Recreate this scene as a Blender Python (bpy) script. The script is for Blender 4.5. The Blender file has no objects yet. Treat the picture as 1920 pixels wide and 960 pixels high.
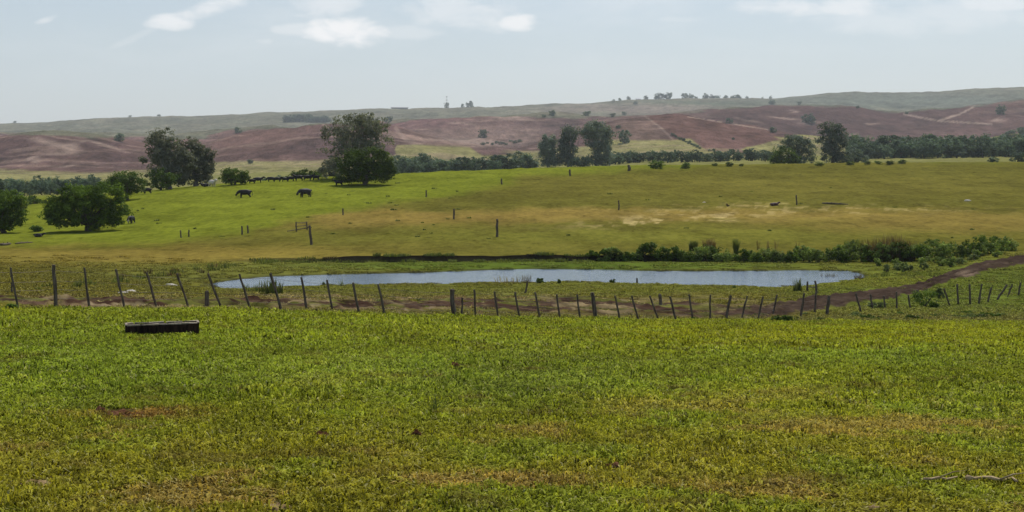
import bpy, bmesh, math, random
import numpy as np
from mathutils import Vector, Matrix

R = random.Random(7)
NR = np.random.RandomState(11)
sc = bpy.context.scene
C = sc.collection
rad = math.radians

# ------------------------------------------------------------------ camera
F = 2600.0                      # focal length in pixels of the 1920 px wide photograph
EYE_ROW = 300.0                 # picture row of the true eye level
PITCH = math.atan((480 - EYE_ROW) / F)
cP, sP = math.cos(PITCH), math.sin(PITCH)
cam_d = bpy.data.cameras.new('camera')
cam = bpy.data.objects.new('camera', cam_d)
C.objects.link(cam)
cam_d.sensor_width = 36
cam_d.lens = 36 * F / 1920
cam_d.clip_start = 0.1
cam_d.clip_end = 30000
cam.location = (0, 0, 0)
cam.rotation_euler = (math.pi / 2 - PITCH, 0, 0)
sc.camera = cam

# ------------------------------------------------------------------ light
SUN_EL, SUN_AZ = 56.0, 24.0     # azimuth east of the view direction
sun_d = bpy.data.lights.new('sun', 'SUN')
sun_d.energy = 3.7
sun_d.angle = rad(0.6)
sun_d.color = (1.0, 0.945, 0.86)
sun = bpy.data.objects.new('sun', sun_d)
C.objects.link(sun)
sd = Vector((math.sin(rad(SUN_AZ)) * math.cos(rad(SUN_EL)), math.cos(rad(SUN_AZ)) * math.cos(rad(SUN_EL)), math.sin(rad(SUN_EL))))
sun.rotation_euler = sd.to_track_quat('Z', 'Y').to_euler()
sun.location = (0, 0, 50)

sc.view_settings.view_transform = 'Standard'
sc.view_settings.look = 'None'
sc.view_settings.exposure = 0.0
sc.view_settings.gamma = 1.0
try:
    sc.cycles.volume_bounces = 1
    sc.cycles.max_bounces = 8
    sc.cycles.transparent_max_bounces = 16
    sc.cycles.use_denoising = True
except Exception:
    pass


def px(x, y):
    """picture pixel -> (X/Y, Z/Y) of its ray"""
    v = (480 - y) / F
    dy = cP + v * sP
    return ((x - 960) / F) / dy, (-sP + v * cP) / dy


def topx(X, Y, Z):
    d = Y * cP - Z * sP
    return 960 + F * X / d, 480 - F * (Y * sP + Z * cP) / d


# ---- node helper
class NT:
    def __init__(s, tree):
        s.t = tree
        tree.nodes.clear()

    def n(s, kind, **kw):
        nd = s.t.nodes.new(kind)
        for k, v in kw.items():
            if k.startswith('i_'):
                nd.inputs[k[2:].replace('_', ' ')].default_value = v
            elif isinstance(k, str) and k.startswith('n') and k[1:].isdigit():
                nd.inputs[int(k[1:])].default_value = v
            else:
                setattr(nd, k, v)
        return nd

    def l(s, a, b):
        s.t.links.new(a, b)

    def math(s, op, a, b=None, c=None, clamp=False):
        nd = s.t.nodes.new('ShaderNodeMath')
        nd.operation = op
        nd.use_clamp = clamp
        for i, v in enumerate((a, b, c)):
            if v is None:
                continue
            if isinstance(v, (int, float)):
                nd.inputs[i].default_value = v
            else:
                s.l(v, nd.inputs[i])
        return nd.outputs[0]

    def mix(s, f, a, b, blend='MIX'):
        nd = s.t.nodes.new('ShaderNodeMix')
        nd.data_type = 'RGBA'
        nd.blend_type = blend
        for i, v in ((0, f), (6, a), (7, b)):
            if isinstance(v, (int, float)):
                nd.inputs[i].default_value = v
            elif isinstance(v, tuple):
                nd.inputs[i].default_value = v if len(v) == 4 else (*v, 1)
            else:
                s.l(v, nd.inputs[i])
        return nd.outputs[2]

    def ramp(s, f, lo, hi, a=0.0, b=1.0):
        nd = s.t.nodes.new('ShaderNodeMapRange')
        nd.interpolation_type = 'SMOOTHSTEP'
        s.l(f, nd.inputs[0])
        for i, v in enumerate((lo, hi, a, b)):
            nd.inputs[i + 1].default_value = v
        return nd.outputs[0]

    def noise(s, vec, scale, detail=4, rough=0.55, dist=0.0):
        nd = s.t.nodes.new('ShaderNodeTexNoise')
        nd.inputs['Scale'].default_value = scale
        nd.inputs['Detail'].default_value = detail
        nd.inputs['Roughness'].default_value = rough
        nd.inputs['Distortion'].default_value = dist
        if vec is not None:
            s.l(vec, nd.inputs['Vector'])
        return nd.outputs['Fac']

    def mapv(s, vec, scale=(1, 1, 1), loc=(0, 0, 0), rot=(0, 0, 0)):
        nd = s.t.nodes.new('ShaderNodeMapping')
        nd.inputs['Scale'].default_value = scale
        nd.inputs['Location'].default_value = loc
        nd.inputs['Rotation'].default_value = rot
        s.l(vec, nd.inputs['Vector'])
        return nd.outputs[0]

    def bump(s, h, strength=0.5, dist=0.05):
        nd = s.t.nodes.new('ShaderNodeBump')
        nd.inputs['Strength'].default_value = strength
        nd.inputs['Distance'].default_value = dist
        s.l(h, nd.inputs['Height'])
        return nd.outputs[0]


# ------------------------------------------------------------------ sky
world = bpy.data.worlds.new('World')
sc.world = world
world.use_nodes = True
w = NT(world.node_tree)
sky = w.n('ShaderNodeTexSky')
sky.sky_type = 'NISHITA'
sky.sun_disc = False
sky.sun_elevation = rad(SUN_EL)
sky.sun_rotation = rad(SUN_AZ)
sky.altitude = 0
sky.air_density = 1.0
sky.dust_density = 1.0
sky.ozone_density = 1.6
tc = w.n('ShaderNodeTexCoord')
sep = w.n('ShaderNodeSeparateXYZ')
w.l(tc.outputs['Generated'], sep.inputs[0])
dx_, dy_, dz_ = sep.outputs
dyc = w.math('MAXIMUM', dy_, 0.05)
uu = w.math('DIVIDE', dx_, dyc)
tt = w.math('DIVIDE', dz_, dyc)
comb = w.n('ShaderNodeCombineXYZ')
w.l(uu, comb.inputs[0]); w.l(tt, comb.inputs[1])
nz1 = w.noise(w.mapv(comb.outputs[0], (26, 60, 1)), 1.0, 5, 0.6, 0.3)
nz2 = w.noise(w.mapv(comb.outputs[0], (7, 20, 1), (3, 1, 0)), 1.0, 4, 0.55, 0.2)
# separate small clouds: direction, half sizes, strength, and how much they lean
CL = [(652, 58, 84, 34, 1.0, 0), (560, 55, 60, 14, .45, 0), (400, 16, 90, 18, .75, -.25), (322, 40, 50, 16, .75, 0), (610, 14, 90, 26, .5, 0),
      (860, 22, 130, 38, .45, 0), (975, 40, 42, 18, .85, 0), (90, 36, 26, 8, .5, -.3), (1560, 14, 170, 18, .6, 0), (1740, 30, 260, 40, .3, 0),
      (495, 78, 26, 9, .3, 0), (250, 72, 50, 9, .2, -.4), (1270, 36, 60, 8, .25, 0), (1430, 10, 60, 12, .3, 0), (760, 60, 90, 16, .3, 0), (1880, 8, 90, 16, .5, 0),
      (300, -60, 180, 40, .8, 0), (1100, -80, 260, 50, .8, 0), (1800, -110, 300, 60, .7, 0)]
tot = None
for cx, cy, ax, ay, st, ln in CL:
    u0, t0 = px(cx, cy)
    a = w.math('SUBTRACT', uu, u0)
    b = w.math('SUBTRACT', tt, t0)
    if ln:
        b = w.math('ADD', b, w.math('MULTIPLY', a, ln))
    a = w.math('MULTIPLY', a, F / ax)
    b = w.math('MULTIPLY', b, F / ay)
    r2 = w.math('ADD', w.math('MULTIPLY', a, a), w.math('MULTIPLY', b, b))
    r2 = w.math('ADD', r2, w.math('MULTIPLY', w.math('SUBTRACT', nz1, 0.5), 3.4))
    m = w.math('MULTIPLY', w.ramp(r2, 1.25, -0.2, 0, 1), st)
    tot = m if tot is None else w.math('MAXIMUM', tot, m)
tot = w.math('MULTIPLY', tot, w.math('GREATER_THAN', dy_, 0.3))
n3 = w.noise(w.mapv(tc.outputs['Generated'], (5, 5, 16)), 1.0, 6, 0.6, 0.3)
veil = w.math('MULTIPLY', w.ramp(n3, 0.42, 0.72), 0.30)
tot = w.math('MAXIMUM', tot, w.math('MULTIPLY', veil, w.ramp(dz_, 0.03, 0.12)))
low = w.math('ADD', w.math('MULTIPLY', nz2, 0.10), 0.56)
horizon = w.ramp(dz_, 0.30, 0.0, 0.0, 1.0)
vm = w.math('MULTIPLY', low, horizon)
skyc = w.mix(vm, sky.outputs[0], (6.5, 7.2, 7.95))
skyc = w.mix(tot, skyc, (10.0, 10.0, 10.0))
bg = w.n('ShaderNodeBackground')
bg.inputs['Strength'].default_value = 0.10
w.l(skyc, bg.inputs['Color'])
wo = w.n('ShaderNodeOutputWorld')
w.l(bg.outputs[0], wo.inputs['Surface'])


# ------------------------------------------------------------------ noise
_T = np.random.RandomState(5).rand(512, 512)


def vnoise(x, y, s=0):
    x = np.asarray(x, float) + s * 17.3
    y = np.asarray(y, float) + s * 9.7
    xi = np.floor(x).astype(int); yi = np.floor(y).astype(int)
    fx = x - xi; fy = y - yi
    fx = fx * fx * (3 - 2 * fx); fy = fy * fy * (3 - 2 * fy)
    a = _T[xi & 511, yi & 511]; b = _T[(xi + 1) & 511, yi & 511]
    c = _T[xi & 511, (yi + 1) & 511]; d = _T[(xi + 1) & 511, (yi + 1) & 511]
    return (a * (1 - fx) + b * fx) * (1 - fy) + (c * (1 - fx) + d * fx) * fy


def fbm(x, y, o=4, s=0):
    r = 0; a = .5; n = 0
    for i in range(o):
        r = r + a * vnoise(x * 2 ** i, y * 2 ** i, s + i * 3)
        n += a; a *= .5
    return r / n


def sstep(a, b, x):
    t = np.clip((np.asarray(x, float) - a) / (b - a), 0, 1)
    return t * t * (3 - 2 * t)


# ------------------------------------------------------------------ the lie of the land
# each row: distances and picture rows of one line across the country, west to east
Zp = lambda z, Y: None
ROWS = [
    (8, 'z', [(0, -2.22)]),
    (14, 'z', [(0, -2.62), (1000, -2.72), (1920, -2.78)]),
    (22, 'z', [(0, -3.15), (1000, -3.42), (1920, -3.50)]),
    (30, 'z', [(0, -3.65), (1000, -4.12), (1920, -4.25)]),
    ([(0, 38.5), (480, 43), (960, 55), (1440, 61), (1920, 64)], 'y', [(0, 583), (300, 583), (480, 586), (700, 592), (960, 599), (1440, 603), (1920, 606)]),
    ([(0, 50), (480, 62), (960, 72), (1440, 72), (1920, 80)], 'y', [(0, 562), (480, 562), (960, 570), (1440, 584), (1700, 578), (1920, 572)]),
    ([(0, 70), (480, 82), (960, 90), (1440, 88), (1920, 98)], 'y', [(0, 535), (480, 545), (960, 545), (1440, 554), (1700, 545), (1920, 520)]),
    ([(0, 88), (480, 98), (960, 102), (1440, 98), (1920, 112)], 'y', [(0, 515), (480, 538), (960, 529), (1440, 538), (1700, 515), (1920, 492)]),
    ([(0, 105), (480, 112), (960, 117), (1440, 116), (1920, 122)], 'y', [(0, 498), (480, 510), (960, 500), (1440, 502), (1700, 494), (1920, 478)]),
    ([(0, 118), (480, 124), (960, 125), (1440, 124), (1920, 128)], 'y', [(0, 487), (480, 493), (960, 488), (1440, 489), (1920, 470)]),
    ([(0, 124), (480, 130), (960, 131), (1440, 130), (1920, 134)], 'y', [(0, 480), (480, 482), (960, 482), (1440, 478), (1920, 458)]),
    ([(0, 142), (480, 148), (1440, 150), (1920, 152)], 'y', [(0, 462), (480, 455), (960, 448), (1440, 445), (1920, 438)]),
    ([(0, 172), (480, 175), (1440, 185), (1920, 185)], 'y', [(0, 437), (250, 424), (480, 416), (960, 402), (1440, 402), (1920, 402)]),
    ([(0, 205), (480, 205), (1440, 225), (1920, 225)], 'y', [(0, 415), (250, 388), (480, 383), (960, 366), (1440, 366), (1920, 366)]),
    ([(0, 245), (480, 240), (1440, 275), (1920, 275)], 'y', [(0, 398), (250, 366), (480, 350), (700, 344), (960, 338), (1440, 334), (1920, 334)]),
    ([(0, 285), (480, 265), (960, 300), (1440, 335), (1920, 345)], 'y', [(0, 385), (270, 360), (400, 346), (480, 340), (700, 328), (960, 317), (1200, 310), (1440, 308), (1920, 305)]),
    ([(0, 350), (480, 320), (960, 370), (1440, 410), (1920, 420)], 'y', [(0, 374), (270, 362), (480, 346), (960, 326), (1440, 310), (1920, 305)]),
    (470, 'y', [(0, 364), (270, 360), (480, 346), (960, 328), (1200, 312), (1440, 307), (1920, 301)]),
    (640, 'y', [(0, 352), (270, 346), (480, 336), (960, 320), (1200, 304), (1440, 300), (1600, 297), (1920, 293)]),
    (850, 'y', [(0, 338), (270, 334), (480, 324), (740, 318), (960, 312), (1200, 296), (1440, 294), (1600, 290), (1920, 282)]),
]
RIDGE_A = [(-900, 262), (-200, 250), (0, 252), (80, 250), (130, 254), (180, 257), (250, 266), (300, 270), (380, 262), (450, 246), (520, 239), (600, 234),
           (680, 236), (740, 243), (800, 256), (850, 268), (950, 276), (1000, 268), (1060, 246), (1120, 226), (1160, 218), (1205, 214), (1240, 215),
           (1290, 219), (1376, 233), (1440, 243), (1500, 260), (1600, 272), (1700, 272), (1780, 266), (1850, 256), (1920, 250), (2400, 236)]
RIDGE_B = [(-900, 262), (0, 256), (260, 250), (400, 250), (500, 244), (600, 239), (700, 232), (760, 225), (830, 219), (960, 217), (1060, 216), (1150, 215),
           (1230, 214), (1300, 205), (1370, 199), (1440, 196), (1560, 196), (1600, 199), (1650, 206), (1690, 213), (1740, 208), (1800, 198), (1870, 190), (1920, 186), (2400, 176)]
RIDGE_C = [(-900, 236), (0, 233), (90, 231), (200, 222), (330, 220), (480, 215), (600, 210), (700, 206), (750, 207), (840, 205), (930, 203), (1000, 201), (1100, 196),
           (1160, 191), (1240, 188), (1440, 188), (1500, 182), (1600, 176), (1700, 173), (1760, 174), (1840, 169), (1920, 165), (2400, 150)]


def ofs(p, d):
    return [(x, y + d) for x, y in p]


ROWS += [
    (1000, 'mix', (.80,)),
    (1150, 'mix', (.36,)),
    (1320, 'y', RIDGE_A),
    (1500, 'y', ofs(RIDGE_A, 10)),
    (1700, 'mixb', (.5,)),
    (2050, 'y', RIDGE_B),
    (2350, 'y', ofs(RIDGE_B, 8)),
    (3000, 'mixc', (.6,)),
    (4200, 'y', RIDGE_C),
    (4900, 'y', ofs(RIDGE_C, 14)),
]
XG = np.arange(-2000, 3921, 8.0)
UG = (XG - 960) / F


def prof(p):
    if isinstance(p, (int, float)):
        return np.full(len(XG), float(p))
    a = np.interp(XG, [q[0] for q in p], [q[1] for q in p])
    k = np.exp(-(np.arange(-9, 10) / 3.2) ** 2); k /= k.sum()
    return np.convolve(np.pad(a, 9, mode='edge'), k, 'valid')


NRW = len(ROWS)
RY = np.zeros((NRW, len(XG))); RZ = np.zeros((NRW, len(XG))); RP = np.zeros((NRW, len(XG)))
iA = NRW - 8
for i, (Yp, kind, p) in enumerate(ROWS):
    RY[i] = prof(Yp)
    if kind == 'z':
        RZ[i] = prof(p)
    else:
        if kind == 'mix':
            foot = RP[iA - 3] if i > 0 else 0
            yy = None
            RP[i] = p[0]
        elif kind in ('mixb', 'mixc'):
            RP[i] = p[0]
        else:
            RP[i] = prof(p)
# blended rows between the foot of the hills and their crests
foot = RP[NRW - 11]
a_ = prof(RIDGE_A); b_ = prof(RIDGE_B); c_ = prof(RIDGE_C)
for i, (Yp, kind, p) in enumerate(ROWS):
    if kind == 'mix':
        RP[i] = a_ + (foot - a_) * p[0]
    if kind == 'mixb':
        RP[i] = np.maximum(a_ + 14, b_ + 6) * .5 + (b_ + 10) * .5
    if kind == 'mixc':
        RP[i] = b_ * .75 + c_ * .25 + 9
    if kind != 'z':
        RZ[i] = px(960, RP[i])[1] * RY[i]
# dense table over log distance
LY = np.linspace(math.log(7.9), math.log(5200), 2600)
DZ = np.zeros((len(XG), len(LY)))
for j in range(len(XG)):
    x = np.log(RY[:, j]); y = RZ[:, j]
    h = np.diff(x); d = np.diff(y) / h
    m = np.zeros(NRW)
    m[0] = d[0]; m[-1] = d[-1]
    for k in range(1, NRW - 1):
        if d[k - 1] * d[k] > 0:
            w1 = 2 * h[k] + h[k - 1]; w2 = h[k] + 2 * h[k - 1]
            m[k] = (w1 + w2) / (w1 / d[k - 1] + w2 / d[k])
    idx = np.clip(np.searchsorted(x, LY) - 1, 0, NRW - 2)
    t = np.clip((LY - x[idx]) / h[idx], 0, 1)
    t2 = t * t; t3 = t2 * t
    DZ[j] = (2 * t3 - 3 * t2 + 1) * y[idx] + (t3 - 2 * t2 + t) * h[idx] * m[idx] + (-2 * t3 + 3 * t2) * y[idx + 1] + (t3 - t2) * h[idx] * m[idx + 1]

# pond shore, on the water plane
WATER = -9.0
NEAR_SHORE = [(392, 534), (402, 540), (430, 543), (480, 541), (520, 540), (560, 537), (620, 535), (700, 534), (760, 533), (880, 532), (960, 531), (1060, 529), (1150, 531),
              (1250, 534), (1330, 536), (1400, 537.5), (1460, 539), (1505, 537), (1540, 531), (1600, 526), (1622, 520)]
FAR_SHORE = [(1618, 513), (1590, 508), (1500, 507), (1400, 508), (1300, 508.5), (1200, 508), (1150, 506), (1060, 505), (1000, 504.5), (900, 507), (800, 511), (700, 513),
             (620, 515), (560, 517), (500, 519), (440, 525), (405, 530)]


def on_water(x, y):
    u, t = px(x, y)
    Y = WATER / t
    return (u * Y, Y)


SH = np.array([on_water(*p) for p in NEAR_SHORE + FAR_SHORE])


def pond_sd(X, Y):
    """signed distance to the shore, positive inside"""
    X = np.asarray(X, float); Y = np.asarray(Y, float)
    sh = X.shape
    Xf = X.ravel(); Yf = Y.ravel()
    out = np.full(Xf.shape, -1e3)
    sel = np.where((Xf > -45) & (Xf < 50) & (Yf > 78) & (Yf < 135))[0]
    if len(sel):
        xs = Xf[sel]; ys = Yf[sel]
        dm = np.full(len(sel), 1e9); ins = np.zeros(len(sel), bool)
        n = len(SH)
        for i in range(n):
            ax, ay = SH[i]; bx, by = SH[(i + 1) % n]
            ex, ey = bx - ax, by - ay
            t = np.clip(((xs - ax) * ex + (ys - ay) * ey) / (ex * ex + ey * ey), 0, 1)
            dm = np.minimum(dm, np.hypot(xs - ax - t * ex, ys - ay - t * ey))
            c = ((ay > ys) != (by > ys))
            with np.errstate(divide='ignore', invalid='ignore'):
                xc = ax + (ys - ay) * ex / (ey if ey != 0 else 1e-9)
            ins ^= c & (xs < xc)
        out[sel] = np.where(ins, dm, -dm)
    return out.reshape(sh)


BANK_X = [(380, 0), (520, .22), (640, .45), (760, .75), (1150, .75), (1300, .45), (1500, .5), (1700, .4), (1800, .0)]
BANK_Y = [(380, 126), (520, 127), (700, 127.5), (960, 127), (1200, 126.5), (1400, 126), (1800, 126)]


def height(X, Y, detail=True):
    X = np.asarray(X, float); Y = np.asarray(Y, float)
    X, Y = np.broadcast_arrays(X, Y)
    Yc = np.maximum(Y, 7.95)
    u = np.clip(X / Yc, UG[0], UG[-1] - 1e-6)
    fu = (u - UG[0]) / (UG[1] - UG[0]); iu = np.clip(fu.astype(int), 0, len(UG) - 2); fu = fu - iu
    fl = (np.log(Yc) - LY[0]) / (LY[1] - LY[0]); il = np.clip(fl.astype(int), 0, len(LY) - 2); fl = np.clip(fl - il, 0, 1)
    z = (DZ[iu, il] * (1 - fu) + DZ[iu + 1, il] * fu) * (1 - fl) + (DZ[iu, il + 1] * (1 - fu) + DZ[iu + 1, il + 1] * fu) * fl
    z = np.where(Y < 8, -1.74 - .06 * Y, z)
    xpx = 960 + F * u
    # old cut bank behind the pond
    by = np.interp(xpx, [p[0] for p in BANK_X], [p[1] for p in BANK_X]) * (.75 + .5 * vnoise(X * .35, 3.0 + X * 0, 4))
    bY = np.interp(xpx, [p[0] for p in BANK_Y], [p[1] for p in BANK_Y]) + 1.2 * (fbm(X * .22, X * 0 + 7, 3) - .5)
    k = Y - bY
    z = z + by * (np.where(k < 0, -.55 * np.exp(-(k / 2.2) ** 2), .45 * np.exp(-(k / 6) ** 2))) * (Y > 60)
    if detail:
        amp = np.interp(Y, [0, 8, 40, 60, 75, 100, 130, 300, 600], [.03, .06, .07, .1, .16, .12, .12, .35, .6])
        z = z + amp * (fbm(X / 3.1, Y / 3.1, 4) - .5) * 1.6
        big = np.interp(Y, [0, 20, 60, 130, 300, 500], [.05, .15, .12, .1, .6, 1.0])
        z = z + big * (fbm(X / 21, Y / 21, 2, 9) - .5)
        hill = sstep(880, 1150, Y)
        gl = np.abs(fbm(X / 170, Y / 260, 4, 21) - .5) * 2
        z = z + hill * (gl - .25) * np.interp(Y, [900, 1320, 2100, 4200], [12, 20, 20, 9])
        z = z + hill * (fbm(X / 38, Y / 38, 3, 33) - .5) * 3.0
    sdp = pond_sd(X, Y)
    if np.any(sdp > -9):
        d = -sdp
        out = WATER + .03 + .05 * np.clip(d, 0, 9) + .05 * (fbm(X / 1.3, Y / 1.3, 3, 2) - .5)
        kk = sstep(.5, 8, d)
        zo = np.maximum(z, WATER + .02) * kk + out * (1 - kk)
        zi = WATER - np.minimum(.7, .16 * sdp)
        z = np.where(sdp > 0, zi, np.where(d < 9, zo, z))
    return z


_S = np.exp(np.linspace(math.log(8), math.log(5100), 5000))


def ground_at(x, y, ymin=8.0, ymax=5000.0):
    """the first point of the land along the ray of a pixel"""
    u, t = px(x, y)
    S = _S[(_S >= ymin) & (_S <= ymax)]
    h = height(u * S, S)
    k = np.where(t * S <= h)[0]
    if len(k) == 0:
        k = [int(np.argmax(h / S - t))]
    i = k[0]
    if i > 0:
        a = (t * S[i - 1] - h[i - 1]); b = (t * S[i] - h[i])
        f = a / (a - b) if a != b else 0
        f = min(1, max(0, f))
        Y = S[i - 1] + (S[i] - S[i - 1]) * f
    else:
        Y = S[i]
    X = u * Y
    return Vector((X, Y, float(height(X, Y))))


def at_dist(x, Y, dz=0.0):
    u = px(x, 320)[0]
    return Vector((u * Y, Y, float(height(u * Y, Y)) + dz))


# ------------------------------------------------------------------ mesh helpers
def np_mesh(name, V, Fc, cols=None, smooth=False, rattr=None):
    V = np.asarray(V, np.float32); Fc = np.asarray(Fc, np.int32)
    me = bpy.data.meshes.new(name)
    me.vertices.add(len(V)); me.vertices.foreach_set('co', V.ravel())
    n = Fc.shape[1]
    me.loops.add(Fc.size); me.loops.foreach_set('vertex_index', Fc.ravel())
    me.polygons.add(len(Fc))
    me.polygons.foreach_set('loop_start', np.arange(0, Fc.size, n, dtype=np.int32))
    me.polygons.foreach_set('loop_total', np.full(len(Fc), n, np.int32))
    if smooth:
        me.polygons.foreach_set('use_smooth', np.ones(len(Fc), bool))
    if cols is not None:
        ca = me.color_attributes.new('col', 'FLOAT_COLOR', 'POINT')
        c4 = np.ones((len(V), 4), np.float32); c4[:, :3] = cols
        ca.data.foreach_set('color', c4.ravel())
    if rattr is not None:
        at = me.attributes.new('r', 'FLOAT', 'POINT')
        at.data.foreach_set('value', np.asarray(rattr, np.float32))
    me.update(calc_edges=True)
    return me


def link(name, me, mat=None, parent=None):
    o = bpy.data.objects.new(name, me)
    C.objects.link(o)
    if mat is not None and me is not None and len(me.materials) == 0:
        me.materials.append(mat)
    if parent is not None:
        o.parent = parent
    return o


def tag(o, label=None, cat=None, group=None, kind=None):
    if label: o['label'] = label
    if cat: o['category'] = cat
    if group: o['group'] = group
    if kind: o['kind'] = kind
    return o


def empty(name, loc, rz=0.0, s=1.0):
    o = bpy.data.objects.new(name, None)
    C.objects.link(o)
    o.location = loc; o.rotation_euler = (0, 0, rz); o.scale = (s, s, s)
    o.empty_display_size = .3
    return o


def copy_tree(o, parent=None):
    c = o.copy(); C.objects.link(c)
    if parent is not None:
        c.parent = parent
    for ch in list(o.children):
        copy_tree(ch, c)
    return c


def grid_faces(nr, nc):
    i = np.arange(nr - 1)[:, None] * nc + np.arange(nc - 1)[None, :]
    return np.stack([i, i + 1, i + nc + 1, i + nc], -1).reshape(-1, 4)


class MB:
    """collects simple solids into one mesh"""
    def __init__(s):
        s.v = []; s.f = []

    def tube(s, pts, radii, n=7, caps=True):
        pts = [Vector(p) for p in pts]
        b = len(s.v)
        for i, p in enumerate(pts):
            d = (pts[min(i + 1, len(pts) - 1)] - pts[max(i - 1, 0)]).normalized()
            a = d.orthogonal().normalized() if abs(d.z) > .95 else d.cross(Vector((0, 0, 1))).normalized()
            c = d.cross(a)
            for k in range(n):
                t = 2 * math.pi * k / n
                s.v.append(p + (a * math.cos(t) + c * math.sin(t)) * radii[i])
        for i in range(len(pts) - 1):
            for k in range(n):
                s.f.append((b + i * n + k, b + i * n + (k + 1) % n, b + (i + 1) * n + (k + 1) % n, b + (i + 1) * n + k))
        if caps:
            s.f.append(tuple(b + k for k in range(n))[::-1])
            s.f.append(tuple(b + (len(pts) - 1) * n + k for k in range(n)))
        return s

    def box(s, c, size, rot=None, jit=0.0, rng=R):
        b = len(s.v)
        for x in (-.5, .5):
            for y in (-.5, .5):
                for z in (-.5, .5):
                    p = Vector((x * size[0], y * size[1], z * size[2])) + Vector([rng.uniform(-jit, jit) for _ in range(3)])
                    if rot: p = rot @ p
                    s.v.append(Vector(c) + p)
        for q in ((0, 1, 3, 2), (4, 6, 7, 5), (0, 4, 5, 1), (2, 3, 7, 6), (0, 2, 6, 4), (1, 5, 7, 3)):
            s.f.append(tuple(b + i for i in q))
        return s

    def mesh(s, name, smooth=False):
        me = bpy.data.meshes.new(name)
        me.from_pydata([tuple(v) for v in s.v], [], s.f)
        if smooth:
            for p in me.polygons: p.use_smooth = True
        me.update()
        return me


# ------------------------------------------------------------------ materials
def new_mat(name):
    m = bpy.data.materials.new(name)
    m.use_nodes = True
    return m, NT(m.node_tree)


def pos(nt):
    return nt.n('ShaderNodeNewGeometry').outputs['Position']


def finish(nt, col, rough=0.9, normal=None, spec=0.06, transl=0.0, tcol=None):
    b = nt.n('ShaderNodeBsdfPrincipled')
    b.inputs['Roughness'].default_value = rough
    b.inputs['Specular IOR Level'].default_value = spec
    if isinstance(col, tuple):
        b.inputs['Base Color'].default_value = (*col, 1)
    else:
        nt.l(col, b.inputs['Base Color'])
    if normal is not None:
        nt.l(normal, b.inputs['Normal'])
    o = nt.n('ShaderNodeOutputMaterial')
    if transl > 0:
        t = nt.n('ShaderNodeBsdfTranslucent')
        nt.l(tcol if tcol is not None else col, t.inputs['Color'])
        mx = nt.n('ShaderNodeMixShader')
        mx.inputs[0].default_value = transl
        nt.l(b.outputs[0], mx.inputs[1]); nt.l(t.outputs[0], mx.inputs[2])
        nt.l(mx.outputs[0], o.inputs['Surface'])
    else:
        nt.l(b.outputs[0], o.inputs['Surface'])
    return b


def mat_wood(name, a, b, sc_=1.0):
    m, nt = new_mat(name)
    tc = nt.n('ShaderNodeTexCoord').outputs['Object']
    n1 = nt.noise(nt.mapv(tc, (22 * sc_, 22 * sc_, 2.2 * sc_)), 1.0, 5, .65)
    n2 = nt.noise(tc, 3.0 * sc_, 3)
    c = nt.mix(nt.ramp(n1, .3, .7), a, b)
    c = nt.mix(nt.math('MULTIPLY', nt.ramp(n2, .5, .8), .4), c, tuple(v * 1.5 for v in b))
    finish(nt, c, .9, nt.bump(n1, .5, .01))
    return m


def mat_leaf(name, dark, light, transl=.3, warm=None):
    m, nt = new_mat(name)
    r = nt.n('ShaderNodeAttribute', attribute_name='r').outputs['Fac']
    oi = nt.n('ShaderNodeObjectInfo').outputs['Random']
    n = nt.noise(pos(nt), .35, 3)
    f = nt.math('ADD', nt.math('MULTIPLY', r, .75), nt.math('MULTIPLY', nt.ramp(n, .35, .65), .3), clamp=True)
    c = nt.mix(f, dark, light)
    hsv = nt.n('ShaderNodeHueSaturation')
    nt.l(c, hsv.inputs['Color'])
    nt.l(nt.math('MULTIPLY_ADD', oi, .5, .75), hsv.inputs['Value'])
    tcn = nt.mix(1.0, hsv.outputs[0], warm or (1.0, 1.0, .55), 'MULTIPLY')
    finish(nt, hsv.outputs[0], .7, None, .1, transl, tcn)
    return m


M_trunk = mat_wood('bark', (.05, .04, .03), (.14, .12, .10), .15)
M_palebark = mat_wood('pale_bark', (.16, .14, .12), (.34, .31, .27), .15)
M_post = mat_wood('post_wood', (.045, .034, .026), (.20, .165, .125))
M_deadwood = mat_wood('dead_wood', (.34, .24, .13), (.62, .48, .28))
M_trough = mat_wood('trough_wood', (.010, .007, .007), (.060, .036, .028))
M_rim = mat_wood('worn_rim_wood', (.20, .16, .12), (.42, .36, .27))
M_euc = mat_leaf('eucalyptus_leaf', (.055, .065, .048), (.29, .30, .22), .32)
M_eucblue = mat_leaf('far_eucalyptus_leaf', (.060, .086, .074), (.22, .27, .21), .34)
M_dark = mat_leaf('dark_green_leaf', (.012, .028, .005), (.15, .235, .026), .34)
M_mid = mat_leaf('mid_green_leaf', (.025, .050, .011), (.17, .26, .04), .35)
M_hedge = mat_leaf('valley_tree_leaf', (.036, .066, .056), (.175, .245, .155), .34)
M_bush = mat_leaf('bank_bush_leaf', (.022, .042, .008), (.34, .44, .10), .36)
M_palebush = mat_leaf('pale_bush_leaf', (.07, .10, .03), (.32, .38, .14), .35)
M_reed = mat_leaf('reed_blade', (.035, .055, .015), (.22, .25, .06), .35)
M_brown = mat_leaf('brown_reed_blade', (.05, .035, .018), (.25, .18, .08), .35)
M_dry = mat_leaf('dry_straw', (.22, .17, .08), (.45, .38, .2), .3)


def wire_mat():
    m, nt = new_mat('rusty_wire')
    b = finish(nt, (.10, .08, .07), .6, None, .4)
    b.inputs['Metallic'].default_value = .6
    return m


M_wire = wire_mat()


def mat_cow(name, dark, light, thr):
    m, nt = new_mat(name)
    tc = nt.n('ShaderNodeTexCoord').outputs['Object']
    n = nt.noise(tc, 1.6, 2, .5)
    c = nt.mix(nt.ramp(n, thr, thr + .04), dark, light)
    finish(nt, c, .6, nt.bump(nt.noise(tc, 30, 3), .2, .01), .3)
    return m


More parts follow.
